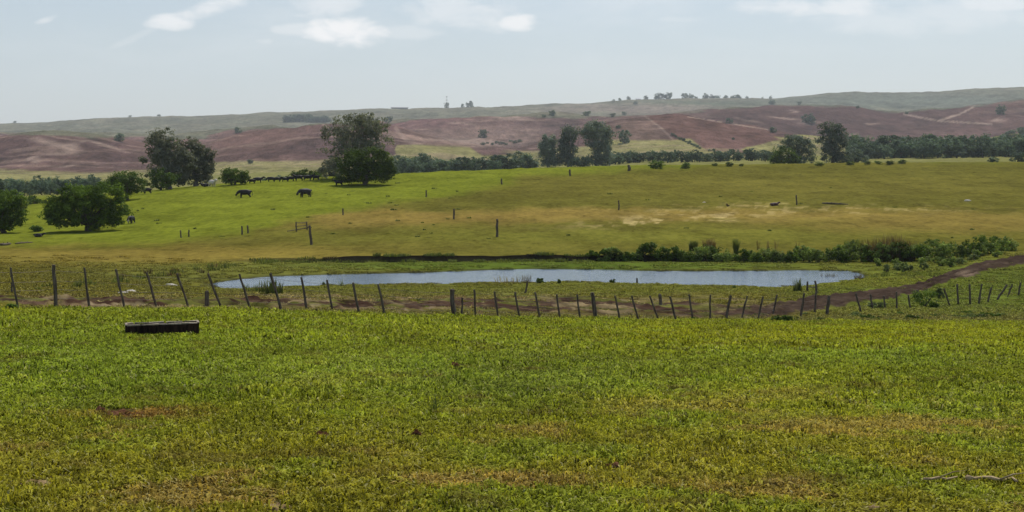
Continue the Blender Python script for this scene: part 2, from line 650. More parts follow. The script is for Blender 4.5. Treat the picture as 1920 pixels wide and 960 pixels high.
M_cow = mat_cow('black_hide', (.012, .010, .010), (.02, .016, .014), .5)
M_cowpatch = mat_cow('black_and_white_hide', (.014, .012, .012), (.55, .5, .45), .56)
M_cowwhite = mat_cow('white_and_red_hide', (.62, .56, .50), (.20, .08, .04), .60)
M_cowred = mat_cow('dark_red_hide', (.05, .016, .014), (.07, .02, .018), .5)
M_horn = mat_cow('horn', (.35, .3, .22), (.4, .34, .25), .5)


# ------------------------------------------------------------------ colours of the land
def gm(x, y, cx, cy, ax, ay, p=1.0, slope=0.0):
    dy = (y - cy - slope * (x - cx)) / ay
    return np.exp(-(np.abs((x - cx) / ax) ** 2 + np.abs(dy) ** 2) ** p)


def lerp(a, b, f):
    f = np.asarray(f)[..., None]
    return a * (1 - f) + np.asarray(b) * f


def land_colour(X, Y, Z):
    """what grows or lies bare where, on the pastures this side of the hills"""
    x, y = topx(X, Y, Z)
    n1 = fbm(X / 14, Y / 22, 4, 5) - .5
    n2 = fbm(X / 3.2, Y / 6, 4, 8) - .5
    xx = x + n1 * 60
    yy = y + n1 * 16 + n2 * 16
    olive = np.array([.122, .113, .020]); bright = np.array([.155, .178, .018]); tan = np.array([.25, .175, .045])
    green = np.array([.105, .14, .022]); soil = np.array([.13, .085, .055])
    col = np.zeros(x.shape + (3,)) + olive
    # lush slope on the west
    edge = np.interp(xx, [0, 280, 450, 600, 760, 900, 1000, 1200, 1500], [462, 455, 436, 408, 378, 352, 333, 316, 300])
    lush = sstep(8, -10, yy - edge)
    col = lerp(col, bright, lush)
    # far part over the crest
    far = sstep(330, 480, Y)
    col = lerp(col, [.19, .185, .06], far)
    # warm bands east of it
    col = lerp(col, [.155, .135, .026], .6 * gm(xx, yy, 1500, 350, 700, 25) * (1 - lush))
    col = lerp(col, tan, .75 * gm(xx, yy, 1250, 404, 520, 13, 1.5) * (1 - lush))
    col = lerp(col, tan, .55 * gm(xx, yy, 1800, 418, 330, 22, 1.5))
    col = lerp(col, [.25, .17, .045], .6 * gm(xx, yy, 760, 412, 260, 14, 1.5, -.03) * (1 - lush))
    straw = sstep(.50, .60, fbm(X / 1.6, Y / 3.0, 5, 3) * .6 + .4 * fbm(X / 8, Y / 2.2, 3, 6)) * gm(x, y, 1265, 411, 170, 11, 1.2, -.06)
    straw = np.maximum(straw, .5 * sstep(.55, .62, fbm(X / 1.4, Y / 2.4, 4, 13)) * gm(xx, yy, 1500, 395, 330, 9, 1.3))
    col = lerp(col, [.46, .36, .15], .9 * straw)
    col = lerp(col, [.22, .165, .035], .8 * gm(xx, yy, 330, 478, 420, 22, 1.5))
    col = lerp(col, [.16, .16, .025], .6 * gm(xx, yy, 1200, 445, 520, 14, 1.5))
    # wet green round the pond
    col = lerp(col, [.085, .13, .018], .85 * gm(xx, y, 1000, 498, 560, 11, 2))
    col = lerp(col, [.14, .155, .025], .7 * gm(xx, yy, 1000, 543, 700, 16, 2))
    col = lerp(col, [.13, .14, .03], .7 * gm(xx, yy, 420, 512, 300, 18, 2))
    col = lerp(col, green, .85 * gm(xx, yy, 1840, 545, 330, 60, 2))
    col = lerp(col, [.16, .17, .022], .7 * gm(xx, yy, 1640, 528, 160, 14, 2))
    # trodden, dusty strip behind the fence
    mud = sstep(.40, .62, fbm(X / 3.0, Y / 2.0, 4, 14)) * gm(x, y, 600, 572, 900, 20, 2) * sstep(1650, 1500, x)
    col = lerp(col, [.17, .115, .07], .8 * mud)
    pale = sstep(.55, .66, fbm(X / 1.6, Y / 2.2, 4, 19)) * gm(x, y, 700, 575, 900, 22, 2) * sstep(1500, 1350, x)
    col = lerp(col, [.32, .25, .15], .7 * pale)
    # soil under the near grass
    near = sstep(3, -3, (582 + 0 * x) - y) * (Y < 70)
    col = lerp(col, [.095, .075, .026], near * .85)
    # wet mud rim and bed of the pond
    sdp = pond_sd(X, Y)
    col = lerp(col, [.05, .05, .025], sstep(-.7, .1, sdp))
    # cut face of the bank
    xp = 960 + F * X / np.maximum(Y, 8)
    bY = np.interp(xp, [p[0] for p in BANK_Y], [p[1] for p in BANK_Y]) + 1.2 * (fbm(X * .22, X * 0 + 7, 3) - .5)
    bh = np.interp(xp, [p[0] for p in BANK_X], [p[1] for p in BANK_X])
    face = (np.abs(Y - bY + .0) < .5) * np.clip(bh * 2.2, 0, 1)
    col = lerp(col, [.012, .009, .007], face)  # backlit shade of the cut face put into a near-black colour
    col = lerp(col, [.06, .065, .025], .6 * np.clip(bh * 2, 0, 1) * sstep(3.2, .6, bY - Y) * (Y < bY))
    v = 1 + .30 * n1 + .28 * n2
    return np.clip(col * v[..., None], .004, .9)


def poly_in(x, y, P):
    ins = np.zeros(x.shape, bool)
    n = len(P)
    for i in range(n):
        ax, ay = P[i]; bx, by = P[(i + 1) % n]
        c = ((ay > y) != (by > y))
        xc = ax + (y - ay) * (bx - ax) / ((by - ay) or 1e-9)
        ins ^= c & (x < xc)
    return ins.astype(float)


def seg(x, y, pts, wd):
    d = np.full(x.shape, 1e9)
    for (ax, ay), (bx, by) in zip(pts[:-1], pts[1:]):
        ex, ey = bx - ax, by - ay
        t = np.clip(((x - ax) * ex + (y - ay) * ey) / (ex * ex + ey * ey), 0, 1)
        d = np.minimum(d, np.hypot(x - ax - t * ex, y - ay - t * ey))
    return sstep(wd, wd * .35, d)


def hill_colour(X, Y, Z):
    x0, y0 = topx(X, Y, Z)
    n1 = fbm(X / 60, Y / 110, 4, 41) - .5
    n2 = fbm(X / 18, Y / 40, 3, 45) - .5
    x = x0 + n1 * 26 + n2 * 20; y = y0 + n1 * 9 + n2 * 8
    n3 = fbm(X / 70, Y / 16, 4, 52) - .5
    heath = np.array([.150, .088, .075]); heath2 = np.array([.098, .058, .054]); pinkish = np.array([.27, .185, .145])
    grass = np.array([.24, .225, .085]); greyg = np.array([.130, .130, .085])
    col = lerp(np.zeros(x.shape + (3,)) + heath, heath2, sstep(-.12, .15, fbm(X / 120, Y / 200, 3, 60) - .5))
    col = lerp(col, pinkish, .55 * sstep(.06, .20, n3))
    col = lerp(col, pinkish, .5 * gm(x, y, 900, 255, 150, 22, 1.5))
    col = lerp(col, [.24, .165, .125], .5 * gm(x, y, 1190, 245, 60, 28, 2))
    col = lerp(col, heath2 * .78, .85 * gm(x, y, 1600, 225, 330, 36, 2))
    col = lerp(col, [.17, .09, .085], .6 * gm(x, y, 780, 232, 120, 12, 2))
    col = lerp(col, [.138, .076, .062], .8 * poly_in(x, y, [(1206, 215), (1290, 218), (1376, 232), (1440, 242), (1470, 262), (1440, 283), (1312, 282), (1260, 250)]))
    # bare scars
    for cx, cy, ax, ay, s in ((95, 268, 40, 6, .2), (130, 275, 18, 12, 0), (105, 286, 22, 3, -.1), (60, 296, 14, 4, -.3), (68, 303, 9, 5, 0), (118, 309, 22, 3, -.1),
                              (150, 262, 10, 3, 0), (190, 270, 40, 3, .3), (1492, 211, 10, 3, 0), (1525, 232, 18, 3, -.1), (1632, 231, 16, 2, 0), (1610, 256, 22, 3, .15),
                              (1880, 229, 16, 3, 0), (870, 232, 26, 2, 0), (960, 222, 40, 3, .05), (905, 268, 60, 6, 0), (850, 262, 60, 4, .0), (700, 262, 20, 2, 0), (1400, 225, 24, 2, .2), (1480, 225, 30, 2, .1)):
        col = lerp(col, [.33, .24, .19], .7 * gm(x, y, cx, cy, ax, ay, 1.5, s))
    for pts, wd, k in (([(1695, 214), (1760, 227), (1830, 231), (1860, 233)], 2.2, .7), ([(1760, 226), (1800, 214), (1828, 199)], 2.4, .8),
                       ([(1290, 219), (1376, 233), (1440, 243)], 1.6, .6), ([(742, 240), (760, 262), (790, 274)], 5, .35), ([(1205, 215), (1240, 240), (1262, 262), (1312, 284)], 2.5, .4),
                       ([(560, 232), (600, 231), (620, 240)], 2, .6), ([(1100, 213), (1135, 219)], 1.6, .7)):
        col = lerp(col, [.32, .24, .19], k * seg(x0, y0, pts, wd))
    # pale pasture at the foot
    fl = np.interp(x, [-400, 0, 180, 260, 400, 480, 600, 640, 735, 745, 800, 880, 905, 960, 1060, 1130, 1145, 1250, 1300, 1330, 1400, 1450, 1520, 1600, 1700, 1780, 1810, 1860, 1920],
                   [318, 318, 322, 318, 305, 303, 302, 300, 290, 273, 271, 276, 292, 285, 280, 272, 266, 264, 262, 283, 286, 262, 248, 266, 270, 266, 252, 243, 246])
    low = sstep(-3, 3, y - fl) * (Y < 1320)
    col = lerp(col, grass * .95, low * .92)
    col = lerp(col, [.30, .22, .15], .5 * low * sstep(.02, .18, n3))
    # land behind the first hills
    c2 = lerp(np.zeros(x.shape + (3,)) + greyg, [.19, .17, .115], sstep(-.05, .15, n3) * .6)
    c2 = lerp(c2, [.24, .18, .15], .6 * gm(x, y, 1180, 205, 170, 9, 2))
    c2 = lerp(c2, [.125, .14, .105], .9 * gm(x, y, 1700, 190, 300, 16, 2))
    c2 = lerp(c2, [.10, .13, .08], .6 * gm(x, y, 1330, 193, 110, 4, 2))
    b_edge = np.interp(x, [-400, 0, 380, 430, 520, 620, 740, 790, 960, 1040, 1100, 1180, 1280, 1340, 1440, 1600, 1690, 1760, 1920],
                       [252, 252, 262, 246, 238, 233, 231, 221, 219, 220, 222, 214, 212, 203, 199, 199, 214, 206, 187])
    behind = sstep(1.5, -1.5, y - b_edge)
    behind = np.maximum(behind, sstep(2350, 2500, Y))
    col = lerp(col, c2, behind)
    v = 1 + .7 * n1 + .7 * n2 + .5 * (fbm(X / 9, Y / 30, 3, 48) - .5)
    return np.clip(col * v[..., None], .01, .9)


def mat_land(name, hills=False):
    m, nt = new_mat(name)
    p = pos(nt)
    col = nt.n('ShaderNodeAttribute', attribute_name='col').outputs['Color']
    if hills:
        a = nt.noise(nt.mapv(p, (.11, .045, .02)), 1.0, 6, .7)
        b = nt.noise(nt.mapv(p, (.30, .12, .1)), 1.0, 4, .7)
        f = nt.math('ADD', nt.math('MULTIPLY', a, 1.2), nt.math('MULTIPLY', b, .6))
        f = nt.ramp(f, .55, 1.25, .70, 1.32)
        h = nt.noise(nt.mapv(p, (.05, .03, .02)), 1.0, 7, .65)
        nrm = nt.bump(h, 1.0, 9.0)
    else:
        a = nt.noise(nt.mapv(p, (1.3, .55, 1)), 1.0, 6, .72)
        b = nt.noise(p, 9.0, 4, .7)
        c3 = nt.noise(nt.mapv(p, (.16, .09, 1)), 1.0, 5, .6)
        f = nt.math('ADD', nt.math('ADD', nt.math('MULTIPLY', a, .9), nt.math('MULTIPLY', b, .5)), nt.math('MULTIPLY', c3, .7))
        f = nt.ramp(f, .70, 1.40, .60, 1.40)
        sp = nt.ramp(nt.noise(nt.mapv(p, (.9, .42, 1)), 1.0, 3, .6), .60, .70, 0, .30)
        sp2 = nt.ramp(nt.noise(nt.mapv(p, (.35, .12, 1)), 1.0, 4, .6), .56, .66, 0, .16)
        f = nt.math('SUBTRACT', nt.math('SUBTRACT', f, sp), sp2)
        h = nt.math('ADD', nt.noise(p, 2.2, 8, .75), nt.math('MULTIPLY', nt.noise(p, .5, 3), .8))
        nrm = nt.bump(h, .5, .16)
    cc = nt.n('ShaderNodeCombineXYZ')
    for i in range(3): nt.l(f, cc.inputs[i])
    c = nt.mix(1.0, col, cc.outputs[0], 'MULTIPLY')
    finish(nt, c, 1.0, nrm, 0.0)
    return m


M_land = mat_land('pasture_ground')
M_hill = mat_land('hillside_ground', True)

# ------------------------------------------------------------------ ground sheets
uc = np.concatenate([np.linspace(-.9, -.42, 40)[:-1], np.linspace(-.42, .42, 640), np.linspace(.42, .9, 40)[1:]])


def sheet(name, i0, i1, nsub, mat, colour, extra=None, uc=uc):
    rows = []
    for k in range(i0, i1):
        ya = np.interp(uc, UG, RY[k]); yb = np.interp(uc, UG, RY[k + 1])
        n = nsub[k - i0]
        for q in range(n):
            rows.append(ya * (yb / ya) ** (q / n))
    rows.append(np.interp(uc, UG, RY[i1]))
    Yg = np.array(rows)
    Yg = np.sort(Yg, axis=0)
    Xg = uc[None, :] * Yg
    Zg = height(Xg, Yg)
    V = np.stack([Xg, Yg, Zg], -1).reshape(-1, 3)
    cols = colour(Xg, Yg, Zg).reshape(-1, 3)
    Fq = grid_faces(Yg.shape[0], Yg.shape[1])
    if extra is not None:
        ev, ef, ec = extra
        Fq = np.concatenate([Fq, ef + len(V)]); V = np.concatenate([V, ev]); cols = np.concatenate([cols, ec])
    me = np_mesh(name, V, Fq, cols, smooth=True)
    return link(name, me, mat)


# the bit of field the photographer stands on
gx, gy = np.meshgrid(np.linspace(-30, 30, 61), np.linspace(-30, 8, 39))
gz = height(gx, gy, False)
ex = (np.stack([gx, gy, gz], -1).reshape(-1, 3), grid_faces(39, 61), land_colour(gx, np.maximum(gy, 8), gz).reshape(-1, 3))
iF = NRW - 11       # row at the foot of the hills
ground = sheet('ground', 0, iF, [8, 8, 8, 12, 14, 14, 10, 14, 26, 26, 14, 16, 16, 14, 12, 8, 8, 6, 6], M_land, land_colour, ex)
tag(ground, kind='structure')
hills = sheet('hills', iF, NRW - 1, [16, 34, 44, 12, 12, 40, 10, 10, 28, 4], M_hill, hill_colour, None,
              np.concatenate([np.linspace(-.9, -.42, 40)[:-1], np.linspace(-.42, .42, 1150), np.linspace(.42, .9, 40)[1:]]))
tag(hills, kind='structure')

# ------------------------------------------------------------------ pond
m, nt = new_mat('pond_water')
p = pos(nt)
h = nt.math('ADD', nt.noise(nt.mapv(p, (1.2, 2.6, 1)), 1.0, 4, .6), nt.math('MULTIPLY', nt.noise(nt.mapv(p, (.15, .3, 1)), 1.0, 2), .6))
g = finish(nt, (.09, .135, .20), .06, nt.bump(h, .35, .12), .5)
g.inputs['IOR'].default_value = 1.33
V = [(x, y, WATER) for x, y in SH]
bm = bmesh.new()
c0 = SH.mean(0)
vs = [bm.verts.new((*(c0 + (q - c0) * 1.0 + (q - c0) / np.linalg.norm(q - c0) * .25), WATER)) for q in SH]
bm.faces.new(vs)
bmesh.ops.triangulate(bm, faces=bm.faces[:])
me = bpy.data.meshes.new('water'); bm.to_mesh(me); bm.free()
pond = link('water', me, m)
tag(pond, kind='structure')

# ------------------------------------------------------------------ dirt track
TU = [(-300, 566), (0, 562), (200, 563), (400, 566), (600, 567), (800, 566), (900, 561), (1100, 560), (1300, 571), (1400, 579), (1440, 573), (1500, 561), (1600, 549),
      (1700, 536), (1730, 530), (1800, 504), (1850, 490), (1920, 477), (2100, 446)]
TL = [(-300, 577), (0, 577), (300, 577), (500, 580), (700, 584), (900, 589), (1100, 592), (1300, 599), (1440, 598), (1500, 589), (1600, 576), (1650, 568), (1700, 558),
      (1760, 536), (1800, 525), (1850, 512), (1920, 498), (2100, 470)]
xs_ = np.arange(-300, 2100, 3)
rows = []
for x in xs_:
    yu = np.interp(x, *zip(*TU)) + 9.0 * (fbm(x / 22., 1.0, 4, 2) - .5)
    yl = np.interp(x, *zip(*TL)) + 9.0 * (fbm(x / 18., 5.0, 4, 4) - .5)
    a = ground_at(x, yl, 38, 160); b = ground_at(x, yu, 38, 160)
    rows.append((a.x, a.y, max(b.y, a.y + 1.2), b.x))
rows = np.array(rows)
for k in (1, 2):
    q = np.pad(rows[:, k], 3, mode='edge')
    rows[:, k] = np.convolve(q, np.ones(7) / 7, 'valid')
NTR = 64
t = np.linspace(0, 1, NTR)
Yt = rows[:, 1:2] * (1 - t) + rows[:, 2:3] * t
ut = px(xs_, 570)[0][:, None]
Xt = ut * Yt
edge = np.minimum(1, np.minimum(t, 1 - t) * 8)[None, :]
lump = .6 * fbm(Xt / 1.1, Yt / 1.1, 4, 70) + .4 * fbm(Xt / .35, Yt / .45, 3, 71)
rut = np.exp(-((t[None, :] - .3) / .08) ** 2) + np.exp(-((t[None, :] - .72) / .08) ** 2)
Zt = height(Xt, Yt) - .03 + edge * (.04 + .62 * np.maximum(0, lump - .3) * (1 - .8 * rut))
tcx = np.zeros(Xt.shape + (3,)) + np.array([.062, .043, .031])
xt_ = xs_[:, None] + 0 * Xt
drier = sstep(1500, 1250, xt_)
tcx = lerp(tcx, [.080, .050, .032], drier * .9)
clod = sstep(.50, .60, fbm(Xt / 2.4, Yt / .8, 4, 83)) * drier
tcx = lerp(tcx, [.045, .024, .016], .85 * clod)
tcx = lerp(tcx, [.23, .18, .09], sstep(.56, .66, fbm(Xt / 1.2, Yt / 2.4, 4, 73)) * (.06 + .7 * drier))
tcx = lerp(tcx, [.115, .12, .025], sstep(.50, .60, fbm(Xt / 2.6, Yt / 1.6, 4, 77)) * drier * .9)
tcx = lerp(tcx, [.26, .19, .13], .8 * gm(xt_, topx(Xt, Yt, Zt)[1], 1812, 513, 22, 6, 1.5))
tcx = lerp(tcx, [.038, .024, .018], rut * .75)
    
tcx = tcx * (1 + 1.1 * (fbm(Xt / .5, Yt / .5, 3, 79) - .5))[..., None]
rag = np.minimum(t, 1 - t)[None, :] * 5 - .9 * fbm(Xt / .9, Yt / .9, 4, 81)
tcx = lerp(tcx, land_colour(Xt, Yt, Zt), sstep(.12, -.12, rag))
V = np.stack([Xt, Yt, Zt], -1)
me = np_mesh('dirt_track', V.reshape(-1, 3), grid_faces(len(xs_), NTR)[:, ::-1], tcx.reshape(-1, 3), True)
track = link('dirt_track', me, M_land)
tag(track, kind='structure')
track_u = ut[:, 0]; track_y0 = rows[:, 1]; track_y1 = rows[:, 2]


# ------------------------------------------------------------------ foliage builders
def leaf_arrays(Cn, Nn, size, asp, rng):
    """diamond leaves: centres, normals -> verts, faces"""
    n = len(Cn)
    Nn = Nn / np.maximum(1e-6, np.linalg.norm(Nn, axis=1))[:, None]
    a = rng.normal(size=(n, 3)); tng = np.cross(Nn, a); tng /= np.maximum(1e-6, np.linalg.norm(tng, axis=1))[:, None]
    b = np.cross(Nn, tng)
    s = size[:, None]
    V = np.stack([Cn + tng * s, Cn + b * s * asp, Cn - tng * s, Cn - b * s * asp], 1).reshape(-1, 3)
    Fc = np.arange(4 * n).reshape(-1, 4)
    return V, Fc


def crown_mesh(name, lobes, nclump, nleaf, leaf, crs, seed, flat=.75, shell=.5, asp=.55, ragged=.12):
    rng = np.random.RandomState(seed)
    L = np.array(lobes, float)
    wgt = (L[:, 3] * L[:, 4] * L[:, 5]) ** (2 / 3); wgt /= wgt.sum()
    k = rng.choice(len(L), nclump, p=wgt)
    d = rng.normal(size=(nclump, 3)); d /= np.linalg.norm(d, axis=1)[:, None]
    r = shell + (1 - shell) * rng.rand(nclump) ** .6 + ragged * rng.normal(size=nclump) * .5
    cc = L[k, :3] + d * L[k, 3:6] * r[:, None]
    cr = crs * (.55 + .8 * rng.rand(nclump))
    shade = rng.rand(nclump)
    idx = np.repeat(np.arange(nclump), nleaf)
    N = len(idx)
    e = rng.normal(size=(N, 3)); e /= np.linalg.norm(e, axis=1)[:, None]
    rr = cr[idx] * (.45 + .6 * rng.rand(N))
    P = cc[idx] + e * rr[:, None] * np.array([1, 1, flat])
    nn = e + np.array([0, 0, .5]) + rng.normal(size=(N, 3)) * .55
    size = leaf * (.6 + .8 * rng.rand(N))
    V, Fc = leaf_arrays(P, nn, size, asp, rng)
    rv = np.repeat(np.clip(shade[idx] * .6 + rng.rand(N) * .4, 0, 1), 4)
    return np_mesh(name, V, Fc, rattr=rv), cc


def branches(mb, base, targets, h0, r0, rng, n=6):
    """tapered trunk and limbs bending to the given points"""
    base = Vector(base)
    top = Vector((sum(t[0] for t in targets) / len(targets) * .5, sum(t[1] for t in targets) / len(targets) * .5, h0))
    mb.tube([base + Vector((0, 0, -.4)), base + Vector((0, 0, .05)), base.lerp(top, .5) + Vector((rng.uniform(-.2, .2), 0, 0)) * r0 * 4, top], [r0 * 1.35, r0 * 1.15, r0 * .85, r0 * .7], 9)
    for t in targets:
        t = Vector(t)
        s = base.lerp(top, rng.uniform(.55, 1.0))
        m = s.lerp(t, .5) + Vector((rng.uniform(-1, 1), rng.uniform(-1, 1), rng.uniform(-.3, .8))) * (t - s).length * .10
        r = r0 * rng.uniform(.35, .55)
        mb.tube([s, s.lerp(m, .5) + Vector((0, 0, -.02)), m, t], [r, r * .8, r * .55, r * .15], n)


def tree(name, label, cat, bx, by, D, lobes_px, mat, bark, leaf=.22, nclump=120, nleaf=40, crs=.9, trunk_r=.3, group=None, seed=1, shell=.5, forks=None, base=None, flat=.75, hfork=.35, extra_limbs=10):
    """lobes_px: (cx, cy, rx, ry[, dy]) in picture pixels at distance D; everything is built in metres there"""
    b = base or (ground_at(bx, by, 60) if D is None else at_dist(bx, D))
    if D is None: D = b.y
    mpx = D / F
    root = empty(name, b)
    tag(root, label, cat, group)
    # rows in the picture are turned into heights over the foot of the tree
    lobes = []
    for q in lobes_px:
        cx, cy, rx, ry = q[:4]
        u, tq = px(cx, cy)
        lobes.append(((u * D - b.x), (q[4] if len(q) > 4 else 0) * mpx, tq * D - b.z, rx * mpx, min(rx, 1.1 * max(rx, ry)) * mpx * .85, ry * mpx))
    me, cc = crown_mesh(name + '_crown', lobes, nclump, nleaf, leaf, crs, seed, flat, shell)
    link('crown', me, mat, root)
    rng = random.Random(seed)
    mb = MB()
    tg = [tuple(cc[rng.randrange(len(cc))]) for _ in range(extra_limbs)] + [(l[0], l[1], l[2]) for l in lobes]
    hmin = min(l[2] for l in lobes)
    branches(mb, (0, 0, 0), tg, max(.4, hfork * max(l[2] + l[5] for l in lobes)), trunk_r, rng)
    link('trunk', mb.mesh('trunk', True), bark, root)
    return root


# main trees of the pasture
tree('eucalyptus_tree', 'tall airy grey-green eucalyptus rising behind the dark round tree in the middle of the pasture', 'tree', 668, 340, 262,
     [(660, 238, 46, 22), (690, 232, 38, 18), (640, 262, 34, 20), (625, 248, 24, 12), (700, 262, 34, 20), (672, 275, 50, 26), (618, 290, 20, 18), (612, 318, 18, 14), (636, 312, 24, 20), (722, 300, 18, 16), (668, 222, 26, 9)],
     M_euc, M_palebark, .20, 330, 34, .85, .55, seed=3, shell=.35, extra_limbs=34, hfork=.3)
tree('round_tree', 'low dense dark green tree in front of the tall eucalyptus', 'tree', 684, 346, None,
     [(690, 296, 46, 20), (664, 312, 34, 24), (716, 308, 24, 22), (690, 324, 48, 20), (650, 328, 26, 16), (728, 326, 14, 14)],
     M_dark, M_trunk, .16, 420, 44, .75, .4, seed=5, extra_limbs=12)
tree('eucalyptus_tree', 'left one of two leaning grey-green gums, with the highest crown of the pair', 'tree', 318, 352, 268,
     [(308, 256, 24, 16), (285, 262, 16, 12), (300, 282, 26, 20), (322, 290, 24, 24), (300, 316, 28, 24), (345, 300, 24, 28), (272, 300, 8, 5), (330, 330, 24, 18)],
     M_euc, M_palebark, .20, 330, 34, .8, .45, seed=8, shell=.35, extra_limbs=22)
tree('eucalyptus_tree', 'right one of two grey-green gums, a broad rounded crown with ragged right side', 'tree', 366, 349, 272,
     [(352, 276, 28, 18), (376, 284, 20, 18), (360, 304, 34, 26), (384, 308, 18, 24), (352, 330, 34, 18), (380, 334, 16, 12), (398, 290, 7, 7)],
     M_euc, M_palebark, .20, 330, 36, .8, .42, seed=12, shell=.35, extra_limbs=18)
tree('leafy_tree', 'small green tree standing before the two grey-green gums', 'tree', 302, 357, None,
     [(300, 328, 26, 12), (320, 336, 16, 10), (284, 338, 12, 12), (304, 344, 24, 9)], M_mid, M_trunk, .15, 110, 40, .6, .22, seed=14)
tree('leafy_tree', 'rounded green tree behind the wide spreading tree on the left', 'tree', 238, 366, 225,
     [(238, 338, 30, 16), (216, 344, 18, 12), (256, 346, 16, 14), (238, 354, 28, 10)], M_mid, M_trunk, .15, 150, 42, .65, .25, seed=15)
tree('spreading_tree', 'wide dark green tree spreading low over the pasture at left, branches nearly on the grass', 'tree', 165, 433, None,
     [(150, 366, 42, 22), (196, 366, 40, 22), (110, 386, 30, 20), (222, 388, 22, 18), (160, 395, 56, 24), (125, 410, 40, 14), (195, 412, 34, 12), (172, 424, 12, 5), (238, 396, 9, 5), (92, 400, 14, 10)],
     M_dark, M_trunk, .13, 540, 48, .60, .35, seed=21, shell=.4, extra_limbs=20, hfork=.2)
tree('dark_tree', 'very dark tree cut off by the left edge of the picture', 'tree', 8, 437, None,
     [(8, 378, 36, 24), (-30, 385, 40, 30), (12, 402, 36, 28), (-20, 412, 40, 22)], M_dark, M_trunk, .13, 520, 50, .6, .3, seed=23, hfork=.2)
tree('leafy_tree', 'small bushy tree right of the two gums with cattle beneath it', 'tree', 440, 345, 252,
     [(440, 324, 24, 11), (424, 332, 14, 9), (458, 332, 14, 9), (440, 336, 22, 8)], M_dark, M_trunk, .14, 110, 40, .55, .2, seed=26)
tree('leafy_tree', 'low dark bush left of the tall eucalyptus with cattle before it', 'tree', 572, 338, 270,
     [(570, 326, 24, 8), (552, 331, 16, 6), (590, 330, 16, 7)], M_dark, M_trunk, .14, 90, 36, .5, .18, seed=28)
tree('leafy_tree', 'pale grey-green bush at the left foot of the tall eucalyptus', 'tree', 618, 336, 278,
     [(616, 316, 16, 14), (604, 324, 12, 10), (630, 322, 14, 14)], M_euc, M_trunk, .15, 80, 36, .55, .18, seed=29)
tree('leafy_tree', 'little bush between the wide spreading tree and the dark tree at the left edge', 'tree', 62, 394, 260,
     [(62, 380, 14, 11), (76, 384, 12, 9)], M_mid, M_trunk, .15, 50, 34, .5, .12, seed=30)
tree('shrub', 'small round shrub at the left foot of the wide spreading tree', 'shrub', 70, 434, None,
     [(68, 428, 10, 5), (74, 430, 8, 4)], M_mid, M_trunk, .10, 34, 30, .28, .05, seed=31)

# gums of the valley, past the crest
D2 = 560
tree('eucalyptus_tree', 'slim far gum left of the two taller gums in the valley', 'tree', 1027, 312, D2,
     [(1020, 270, 12, 16), (1034, 268, 10, 14), (1026, 290, 19, 20), (1030, 280, 16, 18), (1034, 304, 18, 9)], M_eucblue, M_palebark, .34, 190, 32, 1.5, .4, seed=40, shell=.3)
tree('eucalyptus_tree', 'left one of the two tallest gums in the valley, narrow crown with sky-lit gaps', 'tree', 1066, 312, D2,
     [(1072, 250, 18, 15), (1060, 262, 12, 12), (1066, 276, 19, 20), (1062, 298, 20, 14), (1056, 284, 12, 16)], M_eucblue, M_palebark, .34, 230, 32, 1.5, .5, seed=41, shell=.3)
tree('eucalyptus_tree', 'right one of the two tallest gums in the valley, the highest crown there', 'tree', 1118, 310, D2,
     [(1120, 240, 24, 13), (1100, 250, 14, 10), (1122, 260, 26, 22), (1128, 286, 22, 24), (1134, 300, 16, 12), (1142, 250, 10, 10), (1112, 298, 16, 12)], M_eucblue, M_palebark, .34, 330, 34, 1.6, .55, seed=42, shell=.3, extra_limbs=16)
tree('leafy_tree', 'low dark blue-green tree filling the gap under the two tallest valley gums', 'tree', 1090, 310, D2 - 8,
     [(1090, 302, 22, 9), (1076, 304, 12, 7)], M_hedge, M_trunk, .32, 60, 32, 1.2, .3, seed=43)
tree('conifer_tree', 'small pointed tree standing up from the valley tree belt', 'tree', 972, 316, 600,
     [(972, 296, 9, 14), (972, 306, 11, 9)], M_eucblue, M_trunk, .34, 50, 30, 1.1, .25, seed=44)
tree('eucalyptus_tree', 'tall dark gum on the right half of the pasture, highest crown of its clump', 'tree', 1560, 308, 430,
     [(1556, 240, 20, 11), (1576, 252, 16, 12), (1552, 262, 22, 18), (1580, 266, 14, 10), (1560, 286, 28, 24), (1580, 296, 22, 12)], M_eucblue, M_trunk, .27, 220, 36, 1.2, .5, seed=50, shell=.35, extra_limbs=14)
tree('eucalyptus_tree', 'broad grey-green gum left of the tall dark gum on the right half', 'tree', 1500, 309, 436,
     [(1494, 262, 26, 12), (1474, 274, 18, 12), (1508, 280, 22, 20), (1500, 296, 28, 12)], M_eucblue, M_trunk, .27, 170, 34, 1.15, .4, seed=51, shell=.35)
tree('round_tree', 'bright dark-green round tree at the left of the clump on the right half', 'tree', 1470, 312, 400,
     [(1470, 292, 24, 15), (1458, 300, 14, 10), (1486, 300, 14, 10)], M_dark, M_trunk, .24, 120, 38, 1.0, .3, seed=52)
tree('leafy_tree', 'low spreading tree at the right foot of the tall dark gum', 'tree', 1602, 306, 436,
     [(1602, 292, 16, 12), (1616, 298, 12, 7)], M_eucblue, M_trunk, .25, 60, 32, 1.0, .25, seed=53)

# prototypes for trees and bushes that stand far off
protos = []
for i in range(6):
    rng = random.Random(100 + i)
    lob = [(0, 0, 4.2, 3.4, 3.2, 2.8)]
    for k in range(4):
        lob.append((rng.uniform(-2.6, 2.6), rng.uniform(-1.6, 1.6), rng.uniform(3.0, 6.2), rng.uniform(1.6, 2.6), rng.uniform(1.5, 2.4), rng.uniform(1.4, 2.2)))
    lob.append((0, 0, 1.9, 3.6, 3.0, 1.7))
    me, cc = crown_mesh('far_crown', lob, 60, 26, .36, 1.0, 200 + i, .8, .45)
    mb = MB(); branches(mb, (0, 0, 0), [tuple(c) for c in cc[:5]], 2.2, .3, rng, 5)
    me.materials.append(M_hedge)
    tm = mb.mesh('far_trunk', True); tm.materials.append(M_trunk)
    protos.append((me, tm))


